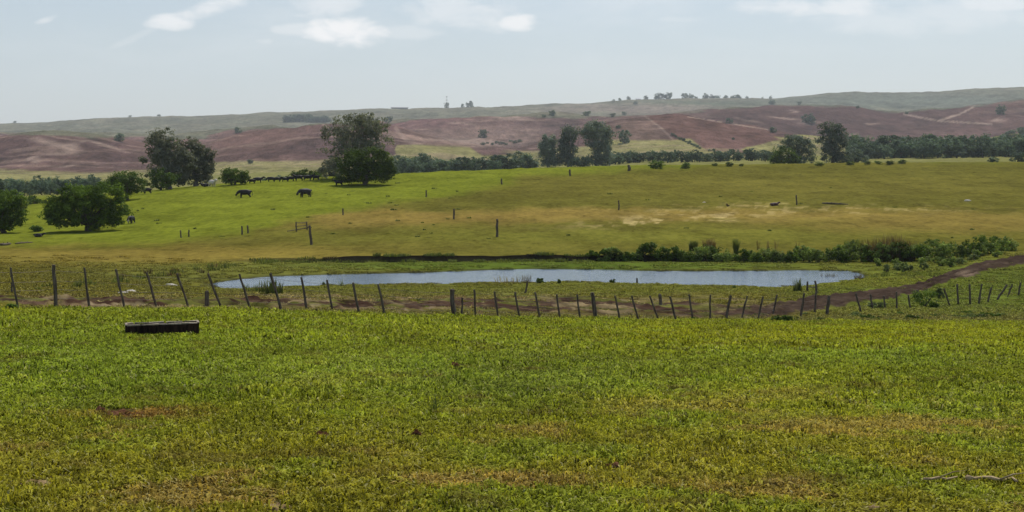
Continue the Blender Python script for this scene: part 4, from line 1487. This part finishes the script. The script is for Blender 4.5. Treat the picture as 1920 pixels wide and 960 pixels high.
# ------------------------------------------------------------------ reeds, bushes, weeds
def blade_mesh(name, n, spread, h, wd, lean, seed, segs=3, droop=.5):
    rng = np.random.RandomState(seed)
    V = []; Fc = []; rv = []
    for i in range(n):
        a = rng.rand() * 6.283; r = spread * math.sqrt(rng.rand())
        bx, by = r * math.cos(a), r * math.sin(a)
        az = rng.rand() * 6.283; ln = lean * (.3 + rng.rand()); hh = h * (.55 + .6 * rng.rand()); w_ = wd * (.7 + .6 * rng.rand())
        dx, dy = math.cos(az), math.sin(az); sx, sy = -dy, dx
        b0 = len(V); q = rng.rand()
        for k in range(segs):
            f = k / segs
            o = ln * hh * (f ** 1.6); z = hh * (f - droop * ln * f * f * .6)
            ww = w_ * (1 - .5 * f)
            V.append((bx + dx * o - sx * ww, by + dy * o - sy * ww, z)); V.append((bx + dx * o + sx * ww, by + dy * o + sy * ww, z))
            rv += [q * .6 + f * .4] * 2
        o = ln * hh; z = hh * (1 - droop * ln * .6)
        V.append((bx + dx * o, by + dy * o, z)); rv.append(q * .6 + .4)
        for k in range(segs - 1):
            p0 = b0 + 2 * k
            Fc.append((p0, p0 + 1, p0 + 3)); Fc.append((p0, p0 + 3, p0 + 2))
        p0 = b0 + 2 * (segs - 1)
        Fc.append((p0, p0 + 1, p0 + 2))
    return np_mesh(name, V, Fc, rattr=rv)


def clump(x, y, hpx, wpx, n, mat, label, name='reeds', cat='reeds', lean=.35, ymin=38, ymax=400, group=None, wd=.02, seed=None):
    b = ground_at(x, y, ymin, ymax)
    m_ = b.y / F
    o = link(name, blade_mesh(name, n, wpx * m_ * .5, hpx * m_, wd, lean, seed if seed is not None else int(x * 7 + y)), mat)
    o.location = (b.x, b.y, b.z - .02)
    tag(o, label, cat, group)
    return o


clump(508, 552, 30, 46, 130, M_reed, 'dark reeds at the left end of the pond in front of the water', lean=.3, wd=.03)
clump(470, 548, 18, 30, 60, M_reed, 'shorter reeds left of the dark reeds at the left end of the pond', lean=.4, wd=.025)
clump(640, 536, 14, 8, 14, M_reed, 'few thin reeds at the shore left of middle', lean=.4)
clump(950, 531, 20, 46, 34, M_dry, 'pale thin reeds leaning over the near shore in the middle', lean=.7, ymin=80)
clump(982, 531, 22, 40, 30, M_brown, 'thin brownish reeds right of the pale ones on the near shore', lean=.7, ymin=80)
clump(1495, 546, 27, 16, 60, M_reed, 'upright green reeds at the right end of the near shore', lean=.25, wd=.025)
clump(1555, 528, 18, 34, 110, M_brown, 'brown reeds standing at the right end of the water', lean=.6, ymin=80, wd=.025)
clump(1610, 524, 14, 16, 40, M_brown, 'small brown reeds at the right tip of the pond', lean=.5, ymin=80)
clump(1640, 522, 12, 14, 36, M_reed, 'left one of the small green tufts right of the pond', lean=.5, ymin=80)
clump(1660, 518, 12, 16, 36, M_reed, 'right one of the small green tufts right of the pond', lean=.5, ymin=80)


def leafy(x, y, wpx, hpx, mat, label, name='bush', cat='bush', nclump=30, nleaf=26, leaf=.07, ymin=38, ymax=400, group=None, stems=True, seed=None):
    b = ground_at(x, y, ymin, ymax)
    m_ = b.y / F
    W = wpx * m_ / 2; H = hpx * m_
    sd_ = seed if seed is not None else int(x * 3 + y)
    rng = random.Random(sd_)
    lobes = [(0, 0, H * .45, W * .8, W * .6, H * .5)] + [(rng.uniform(-.55, .55) * W, rng.uniform(-.3, .3) * W, H * rng.uniform(.4, .75), W * rng.uniform(.3, .5), W * .35, H * rng.uniform(.22, .36)) for _ in range(3)]
    root = empty(name, (b.x, b.y, b.z - .03))
    tag(root, label, cat, group)
    me, cc = crown_mesh(name + '_foliage', lobes, nclump, nleaf, leaf, min(W, H) * .26, sd_, .8, .4)
    link('foliage', me, mat, root)
    mb = MB()
    for c in cc[:6]:
        mb.tube([(rng.uniform(-.1, .1) * W, 0, 0), tuple(c * .6), tuple(c)], [.03, .02, .006], 4)
    link('stem', mb.mesh('stem'), M_trunk, root)
    return root


leafy(596, 533, 16, 12, M_dark, 'small dark bush standing at the near shore left of middle', ymin=80, nclump=14)
leafy(607, 535, 12, 6, M_dark, 'tiny low bush just right of the small dark bush on the shore', ymin=80, nclump=8)
leafy(1015, 531, 26, 10, M_mid, 'low leafy bush on the near shore right of the reeds', ymin=80, nclump=18)
leafy(1048, 531, 14, 9, M_mid, 'small leafy bush on the near shore, second right of the reeds', ymin=80, nclump=10)
leafy(1148, 531, 14, 9, M_dark, 'dark little bush on the near shore by the tiny stake', ymin=80, nclump=10)
leafy(1377, 540, 9, 5, M_dark, 'tiny dark bush on the near shore toward the right', ymin=80, nclump=6)
# overgrown far bank: bushes from left to right
rng = random.Random(77)
BK = []
x = 1112
while x < 1905:
    f = (x - 1112) / 790
    wp = rng.uniform(30, 52)
    top = np.interp(x, [1112, 1180, 1220, 1300, 1420, 1500, 1560, 1640, 1700, 1780, 1900], [14, 26, 32, 34, 30, 30, 38, 44, 44, 44, 34])
    hp = top * rng.uniform(.6, .95)
    yb = np.interp(x, [1112, 1500, 1700, 1800, 1905], [490, 492, 491, 486, 468]) + rng.uniform(-3, 1)
    BK.append((x, yb, wp, hp)); x += wp * rng.uniform(.34, .5)
for i, (x, yb, wp, hp) in enumerate(BK):
    mt = M_bush if rng.random() < .65 else M_dark
    leafy(x, yb, wp, hp, mt, 'tangled green bush in the overgrown row on the far bank of the pond', ymin=110, ymax=150, nclump=34, nleaf=28, leaf=.085, group='bushes on the far bank of the pond', seed=300 + i)
for i, (x, yb, wp, hp) in enumerate([(1140, 484, 50, 12), (1180, 486, 46, 16), (1260, 482, 60, 18), (1330, 480, 60, 22), (1600, 478, 50, 28), (1760, 470, 60, 24), (1850, 462, 60, 22)]):
    leafy(x, yb, wp, hp, M_dark, 'dark bush at the back of the row on the far bank', ymin=120, ymax=160, nclump=34, nleaf=26, leaf=.09, group='dark bushes at the back of the far bank', seed=400 + i)
for x, y, h_, w_, mt, lb in [(1600, 478, 30, 34, M_reed, 'green tall grass clump left of the brown reed bed on the far bank'), (1640, 489, 46, 44, M_brown, 'left one of the brown reed clumps on the far bank'),
                             (1672, 489, 52, 38, M_brown, 'tallest brown reed clump on the far bank'), (1700, 488, 42, 34, M_brown, 'right one of the brown reed clumps on the far bank'),
                             (1330, 472, 26, 26, M_brown, 'brownish grass clump rising from the left part of the far bank row'), (1300, 470, 20, 16, M_reed, 'dark grass tuft rising left in the far bank row'),
                             (1380, 476, 30, 8, M_reed, 'narrow spiky plant in the far bank row'), (1730, 484, 32, 26, M_reed, 'green tall grass right of the brown reed bed'),
                             (1205, 470, 14, 12, M_reed, 'light grass tuft at the left of the far bank row')]:
    clump(x, y, h_, w_, 260, mt, lb, lean=.3, ymin=105, ymax=150, wd=.035)
for i, (x, y) in enumerate([(1440, 470), (1455, 466), (1422, 468), (1495, 468)]):
    clump(x, y, 22, 6, 9, M_brown, 'thin dry weed stalk standing above the far bank row', name='weed_stalk', cat='weed', lean=.3, ymin=115, ymax=160, wd=.025, group='dry weed stalks above the far bank')
# leafy weeds on the slope down to the pond at right
for i in range(26):
    x = rng.uniform(1640, 1880); y = np.interp(x, [1640, 1760, 1880], [508, 500, 478]) + rng.uniform(-10, 6)
    leafy(x, y, rng.uniform(16, 32), rng.uniform(9, 18), M_palebush if rng.random() < .5 else M_bush, 'light green weed bush on the slope between pond and track at right', name='weed_bush', ymin=90, ymax=150, nclump=16, nleaf=22, leaf=.075, group='weed bushes between pond and track', seed=500 + i)
# weedy mound where the fences meet, at right
for i, (x, y, w_, h_, lb) in enumerate([(1735, 575, 60, 36, 'big leafy weed mound between the broken fence and the leaning posts'), (1752, 578, 26, 12, 'dark low weed at the foot of the big weed mound'),
                                        (1762, 560, 24, 22, 'yellow-green weed on the right side of the big weed mound'), (1465, 604, 44, 15, 'green weed clump at the foot of the fence right of middle'),
                                        (1648, 578, 50, 12, 'pale weeds among the broken fence posts'), (22, 582, 26, 14, 'leafy weed at the foot of the fence at the left edge'), (1300, 600, 20, 6, 'low weed by the fence right of middle')]):
    leafy(x, y, w_, h_, [M_mid, M_dark, M_palebush, M_mid, M_palebush, M_mid, M_mid][i], lb, name='weed_clump', cat='weed', nclump=40, nleaf=26, leaf=.05, seed=600 + i)
for i in range(30):
    x = rng.uniform(1480, 1920); y = np.interp(x, [1480, 1700, 1920], [600, 596, 590]) + rng.uniform(-7, 5)
    leafy(x, y, rng.uniform(18, 46), rng.uniform(4, 9), M_mid if rng.random() < .6 else M_palebush, 'low weed hummock on the rough verge below the leaning posts', name='weed_clump', cat='weed', nclump=22, nleaf=22, leaf=.045, seed=640 + i, group='weed hummocks on the rough verge')
for i in range(90):
    x = rng.uniform(20, 1480); y = np.interp(x, [0, 400, 900, 1440], [570, 572, 578, 588]) + rng.uniform(-14, 9)
    clump(x, y, rng.uniform(4, 9), rng.uniform(12, 34), 60, M_dry if rng.random() < .4 else M_reed, 'ragged grass tussock on the rutted strip behind the long fence', name='grass_tuft', cat='grass tuft', lean=.8, ymin=40, ymax=100, group='tussocks on the rutted strip', wd=.02, seed=680 + i)
for i in range(60):
    x = rng.uniform(20, 1420); y = np.interp(x, EDGE_X, EDGE_Y) + rng.uniform(-5, 2)
    clump(x, y, rng.uniform(5, 10), rng.uniform(14, 34), 60, M_dry if rng.random() < .55 else M_reed, 'straw-coloured grass tuft along the foot of the long fence', name='grass_tuft', cat='grass tuft', lean=.8, ymin=36, ymax=100, group='straw-coloured tufts along the long fence', wd=.012, seed=1680 + i)
# tufts on the dry banks at the left of the pond
for i in range(34):
    x = rng.uniform(60, 520); y = np.interp(x, [60, 130, 300, 520], [545, 541, 514, 495]) + rng.uniform(-6, 6)
    clump(x, y, rng.uniform(7, 15), rng.uniform(10, 26), 26, M_reed if rng.random() < .7 else M_brown, 'dark grass tuft on the low bank left of the pond', name='grass_tuft', cat='grass tuft', lean=.5, ymin=50, ymax=140, group='grass tufts on the low bank left of the pond', wd=.03, seed=700 + i)
for i in range(90):
    x = rng.uniform(480, 1140); y = np.interp(x, [500, 960, 1500], [490, 489, 491]) + rng.uniform(-3, 3)
    clump(x, y, rng.uniform(4, 9), rng.uniform(14, 40), 60, M_reed, 'short grass tuft under the cut bank behind the pond', name='grass_tuft', cat='grass tuft', lean=.6, ymin=110, ymax=140, group='grass tufts under the cut bank', wd=.035, seed=760 + i)
# tussocks and thistles in the pastures
for i in range(46):
    if i < 20:
        x = rng.uniform(150, 900); y = rng.uniform(385, 445)
    else:
        x = rng.uniform(600, 1900); y = rng.uniform(330, 460)
    clump(x, y, rng.uniform(2.5, 4.5), rng.uniform(5, 13), 24, M_reed, 'low dark tussock in the open pasture', name='tussock', cat='grass tuft', lean=.7, ymin=125, ymax=330, group='tussocks in the open pasture', wd=.05, seed=820 + i)
leafy(1364, 387, 10, 6, M_brown, 'small brown thistle clump left of the dark red calf', name='thistle', cat='weed', ymin=130, nclump=8)

# ------------------------------------------------------------------ near field: dung, twigs, weeds
m, nt = new_mat('dry_dung')
finish(nt, nt.mix(nt.ramp(nt.noise(pos(nt), 14, 5), .3, .7), (.06, .026, .014), (.19, .095, .05)), .95, nt.bump(nt.noise(pos(nt), 25, 6, .7), 1.0, .03), 0.0)
M_dung = m
m, nt = new_mat('bare_soil')
finish(nt, nt.mix(nt.ramp(nt.noise(pos(nt), 9, 6, .7), .3, .7), (.18, .115, .05), (.44, .32, .17)), .98, nt.bump(nt.noise(pos(nt), 22, 6, .7), 1.0, .03), 0.0)
M_soil = m


def mound(x, y, wpx, dpx, hm, mat, label, name, cat, seed):
    b = ground_at(x, y, 8, 60); m_ = b.y / F
    W = wpx * m_ / 2
    D = W * .75
    n = 22
    xx, yy = np.meshgrid(np.linspace(-1, 1, n), np.linspace(-1, 1, n))
    rr = np.hypot(xx, yy) * (1 + .5 * (fbm(xx * 2 + seed, yy * 2, 3, seed) - .5))
    hgt = np.clip(1 - rr ** 2, -1.2, 1) + .9 * (fbm(xx * 4 + seed * 3, yy * 3, 3, seed + 5) - .5)
    X = b.x + xx * W; Y = b.y + yy * D
    Z = height(X, Y) + hm * hgt + hm * 1.3 * (fbm(X * 14, Y * 14, 4, seed) - .5) * (hgt > 0)
    Z = Z - .10 * np.clip(rr - .75, 0, 1)
    V = np.stack([X - b.x, Y - b.y, Z - b.z], -1).reshape(-1, 3)
    o = link(name, np_mesh(name, V, grid_faces(n, n), None, True), mat); o.location = b
    if cat: tag(o, label, cat)
    else: tag(o, kind='structure')
    return o


mound(606, 818, 40, 16, .045, M_dung, 'brown dried cow pat in the near grass left of the middle', 'cow_pat', 'cow pat', 1)
mound(232, 777, 100, 16, .035, M_dung, 'reddish brown scatter of dried dung in the near grass at left', 'cow_pat', 'cow pat', 2)
mound(188, 776, 30, 12, .06, M_dung, 'small dark cow pat just left of the reddish one', 'cow_pat', 'cow pat', 3)
mound(1148, 876, 46, 18, .045, M_dung, 'dark cow pat in the near grass right of the bottom middle', 'cow_pat', 'cow pat', 4)
mound(850, 690, 30, 8, .07, M_dung, 'dark flat cow pat in the upper near grass in the middle', 'cow_pat', 'cow pat', 5)
mound(862, 821, 26, 12, .03, M_dung, 'right one of two small brown pats in the near grass below the green weed', 'cow_pat', 'cow pat', 8)
mound(780, 816, 26, 12, .04, M_dung, 'left one of two small brown pats in the near grass below the green weed', 'cow_pat', 'cow pat', 9)
mound(536, 872, 34, 12, .04, M_dung, 'dark crumbled cow pat at lower left of middle', 'cow_pat', 'cow pat', 6)
mound(1600, 722, 34, 9, .05, M_dung, 'low dark cow pat in the right part of the near grass', 'cow_pat', 'cow pat', 7)
for i, (x, y, w_) in enumerate([(68, 908, 80), (520, 952, 80), (1000, 905, 40), (1640, 956, 40)]):
    mound(x, y, w_, 14, .026, M_soil, None, 'soil_patch', None, 20 + i)


def twig(pts_px, r, label, mat=M_deadwood, lift=.04, name='fallen_branch', cat='branch'):
    P = [ground_at(x, y, 8, 60) for x, y in pts_px]
    o0 = P[0].copy()
    mb = MB()
    pts = [p - o0 + Vector((0, 0, lift + R.uniform(-.008, .012))) for p in P]
    n = len(pts)
    mb.tube(pts, [r * (1.1 - .6 * i / (n - 1)) * R.uniform(.7, 1.3) for i in range(n)], 7)
    mb.tube([pts[n // 2], pts[n // 2] + Vector((.10, -.03, .05)), pts[n // 2] + Vector((.2, -.02, .06))], [r * .5, r * .4, r * .1], 5)
    o = link(name, mb.mesh(name, True), mat); o.location = o0
    tag(o, label, cat)
    return o


twig([(1814, 911), (1826, 909), (1842, 909), (1858, 910), (1872, 913), (1886, 912), (1898, 911), (1906, 917)], .018, 'thick pale fallen branch in the grass at lower right', lift=.055)
twig([(1732, 911), (1745, 910), (1760, 911), (1775, 910), (1795, 909)], .012, 'thin pale branch piece left of the thick fallen branch', lift=.055)
clump(1035, 785, 46, 40, 9, M_dung, 'dark dead weed stalks leaning in the near grass right of middle', name='dead_weed', cat='weed', lean=.8, ymin=8, ymax=60, wd=.006)
clump(820, 775, 40, 26, 30, M_reed, 'taller dark green weed in the near grass in the middle', name='weed', cat='weed', lean=.5, ymin=8, ymax=60, wd=.006)
clump(1110, 790, 30, 26, 7, M_dung, 'low dead weed stalk right of the leaning stalks', name='dead_weed', cat='weed', lean=1.2, ymin=8, ymax=60, wd=.005)

# ------------------------------------------------------------------ grass


def grass_mat():
    m, nt = new_mat('grass_blade')
    tint = nt.n('ShaderNodeAttribute', attribute_name='tint', attribute_type='INSTANCER').outputs['Color']
    r = nt.n('ShaderNodeAttribute', attribute_name='r').outputs['Fac']
    p = pos(nt)
    n1 = nt.noise(p, 3.5, 3, .6)
    n2 = nt.noise(p, 1.1, 3, .5)
    f = nt.math('ADD', nt.math('MULTIPLY', r, 1.0), nt.math('MULTIPLY', n1, .5))
    f = nt.ramp(f, .30, 1.25, .22, 2.55)
    cc = nt.n('ShaderNodeCombineXYZ')
    for i in range(3): nt.l(f, cc.inputs[i])
    c = nt.mix(1.0, tint, cc.outputs[0], 'MULTIPLY')
    dry = nt.math('MULTIPLY', nt.ramp(r, .93, .96), .75)
    c = nt.mix(nt.math('MULTIPLY', nt.ramp(r, .62, .92), .22), c, (.44, .42, .15))
    c = nt.mix(dry, c, (.52, .48, .24))
    brown = nt.math('MULTIPLY', nt.ramp(n2, .56, .70), .45)
    c = nt.mix(brown, c, (.20, .145, .045))
    tcn = nt.mix(1.0, c, (1.15, 1.1, .5), 'MULTIPLY')
    finish(nt, c, .9, None, .04, .42, tcn)
    return m


M_grass = grass_mat()


def patch_mesh(name, n, half, hmin, hmax, wd, seed, lean=(.3, 1.1)):
    rng = np.random.RandomState(seed)
    b = rng.uniform(-half, half, (n, 2))
    cl = rng.uniform(-half, half, (n // 10, 2))
    k = rng.randint(0, len(cl), n)
    m_ = rng.rand(n) < .72
    b[m_] = (cl[k] + rng.normal(size=(n, 2)) * half * .075)[m_]
    az = rng.rand(n) * 6.283
    ln = rng.uniform(*lean, n)
    h = rng.uniform(hmin, hmax, n) * (.6 + .8 * rng.rand(n))
    w_ = wd * rng.choice([.45, .8, 1.35], n) * rng.uniform(.8, 1.2, n)
    d = np.stack([np.cos(az), np.sin(az)], 1); s = np.stack([-d[:, 1], d[:, 0]], 1)
    V = np.zeros((n, 5, 3))
    V[:, 0, :2] = b - s * w_[:, None]; V[:, 1, :2] = b + s * w_[:, None]; V[:, :2, 2] = -.01
    mid = b + d * (ln * h * .35)[:, None]
    V[:, 2, :2] = mid + s * (w_ * .9)[:, None]; V[:, 3, :2] = mid - s * (w_ * .9)[:, None]; V[:, 2, 2] = V[:, 3, 2] = h * .65
    V[:, 4, :2] = b + d * (ln * h)[:, None]; V[:, 4, 2] = h * (1 - .42 * ln)
    base = np.arange(n)[:, None] * 5
    Fc = np.concatenate([base + [0, 1, 2], base + [0, 2, 3], base + [3, 2, 4]])
    rr = np.clip(.45 * rng.rand(n) + .55 * rng.rand(len(cl))[k], 0, 1)
    rr[rng.rand(n) < .05] = .97
    rv = np.repeat(rr, 5)
    return np_mesh(name, V.reshape(-1, 3), Fc, rattr=rv)


protos_g = []
for i in range(4):
    me = patch_mesh('grass_patch', 400, .30, .03, .085, .0080, 900 + i, (.3, 2.0))
    me.materials.append(M_grass)
    protos_g.append(bpy.data.objects.new('grass_patch', me))     # not linked: only instanced


def scatter(name, P, rot, scl, idx, tint, protos_):
    me = bpy.data.meshes.new(name)
    me.vertices.add(len(P)); me.vertices.foreach_set('co', np.asarray(P, np.float32).ravel())
    for nm, ty, arr in (('rot', 'FLOAT_VECTOR', rot), ('scl', 'FLOAT_VECTOR', scl), ('tint', 'FLOAT_COLOR', tint)):
        at = me.attributes.new(nm, ty, 'POINT')
        at.data.foreach_set('color' if ty == 'FLOAT_COLOR' else 'vector', np.asarray(arr, np.float32).ravel())
    at = me.attributes.new('idx', 'INT', 'POINT'); at.data.foreach_set('value', np.asarray(idx, np.int32))
    me.update()
    o = link(name, me)
    ng = bpy.data.node_groups.new(name + '_nodes', 'GeometryNodeTree')
    ng.interface.new_socket('Geometry', in_out='INPUT', socket_type='NodeSocketGeometry')
    ng.interface.new_socket('Geometry', in_out='OUTPUT', socket_type='NodeSocketGeometry')
    N = ng.nodes
    gi = N.new('NodeGroupInput'); go = N.new('NodeGroupOutput')
    iop = N.new('GeometryNodeInstanceOnPoints')
    jn = N.new('GeometryNodeJoinGeometry')
    for pr in protos_:
        oi = N.new('GeometryNodeObjectInfo'); oi.inputs['Object'].default_value = pr
        oi.inputs['As Instance'].default_value = True
        ng.links.new(oi.outputs['Geometry'], jn.inputs[0])
    ng.links.new(gi.outputs[0], iop.inputs['Points'])
    ng.links.new(jn.outputs[0], iop.inputs['Instance'])
    iop.inputs['Pick Instance'].default_value = True

    def na(n_, t_):
        q = N.new('GeometryNodeInputNamedAttribute'); q.data_type = t_; q.inputs['Name'].default_value = n_
        return q.outputs['Attribute']
    ng.links.new(na('idx', 'INT'), iop.inputs['Instance Index'])
    ng.links.new(na('rot', 'FLOAT_VECTOR'), iop.inputs['Rotation'])
    ng.links.new(na('scl', 'FLOAT_VECTOR'), iop.inputs['Scale'])
    ng.links.new(iop.outputs[0], go.inputs[0])
    md = o.modifiers.new('scatter', 'NODES'); md.node_group = ng
    return o


EDGE = ([-600, 0, 400, 700, 1000, 1400, 1920, 2500], [582, 582, 583, 592, 598, 603, 605, 607])


def near_tint(x, y, X, Y):
    n = fbm(X / 2.2, Y / 3.5, 4, 90) - .5
    n2 = fbm(X / .8, Y / 1.2, 3, 95) - .5
    y = y + n * 50
    c = np.zeros(x.shape + (3,)) + np.array([.195, .225, .016])
    c = lerp(c, [.17, .225, .022], .9 * gm(x, y, 120, 690, 420, 75, 1.5))
    c = lerp(c, [.175, .225, .030], .8 * gm(x, y, 900, 705, 420, 50, 1.5))
    c = lerp(c, [.16, .235, .03], .6 * gm(x, y, 1620, 672, 220, 16, 1.5))
    c = lerp(c, [.24, .245, .008], .7 * gm(x, y, 1600, 635, 620, 32, 1.5))
    c = lerp(c, [.215, .200, .018], .9 * sstep(720, 880, y))
    c = lerp(c, [.17, .22, .02], .6 * gm(x, y, 1860, 800, 120, 60, 1.5))
    c = lerp(c, [.18, .235, .02], .6 * sstep(.02, .2, fbm(X / .9, Y / 1.3, 3, 97) - .5))
    c = lerp(c, [.25, .165, .05], .75 * sstep(.12, .26, n2 + .4 * n) * sstep(680, 860, y))
    c = lerp(c, [.24, .10, .04], .7 * gm(x, y, 250, 775, 130, 12, 1.5))
    return np.clip(c * (.93 + .6 * n + .5 * n2)[..., None], .004, 1)


def make_points(Ymin, Ymax, step, seed, umax=.47):
    rng = np.random.RandomState(seed)
    P = []
    X, Y = np.meshgrid(np.arange(-umax * Ymax, umax * Ymax, step), np.arange(Ymin, Ymax, step))
    X = X.ravel() + rng.uniform(-.5, .5, X.size) * step; Y = Y.ravel() + rng.uniform(-.5, .5, Y.size) * step
    k = (np.abs(X) < umax * Y + 1) & (Y > Ymin) & (Y < Ymax)
    return X[k], Y[k], rng


PX, PR, PS, PI_, PT = [], [], [], [], []
for (y0_, y1_, st, s0) in ((6.5, 16, .24, .72), (16, 28, .34, 1.0), (28, 75, .50, 1.45)):
    X, Y, rng = make_points(y0_, y1_, st, int(y0_))
    Z = height(X, Y)
    x, y = topx(X, Y, Z)
    ed = np.interp(x, *EDGE) + 5 * (fbm(X / 1.5, Y / 1.5, 3, 66) - .5)
    k = y > ed
    bare = fbm(X / 1.7, Y / 1.7, 4, 61)
    k &= ~((bare < .30) & (rng.rand(len(X)) < .4))
    # bare soil spots stay open
    for (cx, cy, w_) in [(68, 908, 100), (520, 952, 110), (1000, 905, 60), (1640, 956, 60), (606, 818, 50), (232, 777, 100), (188, 776, 40), (862, 821, 34), (780, 816, 34), (536, 872, 40), (1148, 876, 60), (850, 690, 40), (1600, 722, 40)]:
        k &= ~((np.hypot((x - cx) / (w_ * .5 + 5), (y - cy - 3) / (w_ * .12 + 5)) < 1) & (rng.rand(len(X)) < .9))
    k &= ~((np.abs(x - 300) < 70) & (np.abs(y - 623) < 6))
    X, Y, Z, x, y = X[k], Y[k], Z[k], x[k], y[k]
    n = len(X)
    PX.append(np.stack([X, Y, Z], 1))
    PR.append(np.stack([rng.uniform(-.06, .06, n), rng.uniform(-.06, .06, n), rng.rand(n) * 6.283], 1))
    hs = s0 * (.25 + 1.5 * fbm(X / .8, Y / .8, 3, 31)) * rng.uniform(.8, 1.2, n)
    PS.append(np.stack([np.full(n, s0), np.full(n, s0), hs], 1))
    PI_.append(rng.randint(0, 4, n))
    t4 = np.ones((n, 4)); t4[:, :3] = near_tint(x, y, X, Y); PT.append(t4)
g1_ = scatter('grass', np.concatenate(PX), np.concatenate(PR), np.concatenate(PS), np.concatenate(PI_), np.concatenate(PT), protos_g)
tag(g1_, 'dense short green and yellow-green grass of the near field', 'grass', kind='stuff')

# shorter grass between the fence and the cut bank
X, Y, rng = make_points(38, 128, .95, 4, .44)
Z = height(X, Y)
x, y = topx(X, Y, Z)
ed = np.interp(x, *EDGE)
k = (y < ed + 2) & (pond_sd(X, Y) < -.1)
ty0 = np.interp(X / Y, track_u, track_y0); ty1 = np.interp(X / Y, track_u, track_y1)
ont = (Y > ty0 + .2) & (Y < ty1 - .2)
k &= ~(ont & (rng.rand(len(X)) < np.where(x > 1450, .94, .60)))
mudn = fbm(X / 3.0, Y / 2.0, 4, 14)
k &= ~((mudn > .52) & (np.abs(y - 572) < 20) & (x < 1500) & (rng.rand(len(X)) < .7))
k &= rng.rand(len(X)) < np.interp(Y, [40, 90, 110, 128], [.95, .8, .5, .08])
X, Y, Z = X[k], Y[k], Z[k]
n = len(X)
s0 = 1.9
t4 = np.ones((n, 4)); t4[:, :3] = land_colour(X, Y, Z) * 1.05
xv, yv = topx(X, Y, Z)
near_fence = sstep(560, 600, yv)
t4[:, :3] = lerp(t4[:, :3], [.15, .155, .035], .7 * near_fence)
hs = s0 * (.35 + .9 * fbm(X / 2.1, Y / 2.1, 3, 37)) * rng.uniform(.5, 1.1, n)
g2_ = scatter('rough_grass', np.stack([X, Y, Z], 1), np.stack([X * 0, X * 0, rng.rand(n) * 6.283], 1), np.stack([np.full(n, s0)] * 2 + [hs], 1), rng.randint(0, 4, n), t4, protos_g)
tag(g2_, 'short rough grass between the fence, the track and the pond', 'grass', kind='stuff')

# ------------------------------------------------------------------ haze
zmax = 330.0
mb = MB(); mb.box((0, 2520, (zmax - 40) / 2), (9600, 5260, zmax + 40))
m = bpy.data.materials.new('haze_air'); m.use_nodes = True
nt = NT(m.node_tree)
pv = nt.n('ShaderNodeVolumePrincipled')
pv.inputs['Color'].default_value = (.84, .92, 1.0, 1)
pv.inputs['Density'].default_value = 0.000078
pv.inputs['Anisotropy'].default_value = 0.25
mo = nt.n('ShaderNodeOutputMaterial')
nt.l(pv.outputs[0], mo.inputs['Volume'])
hz = link('haze', mb.mesh('haze'), m)
tag(hz, kind='stuff')
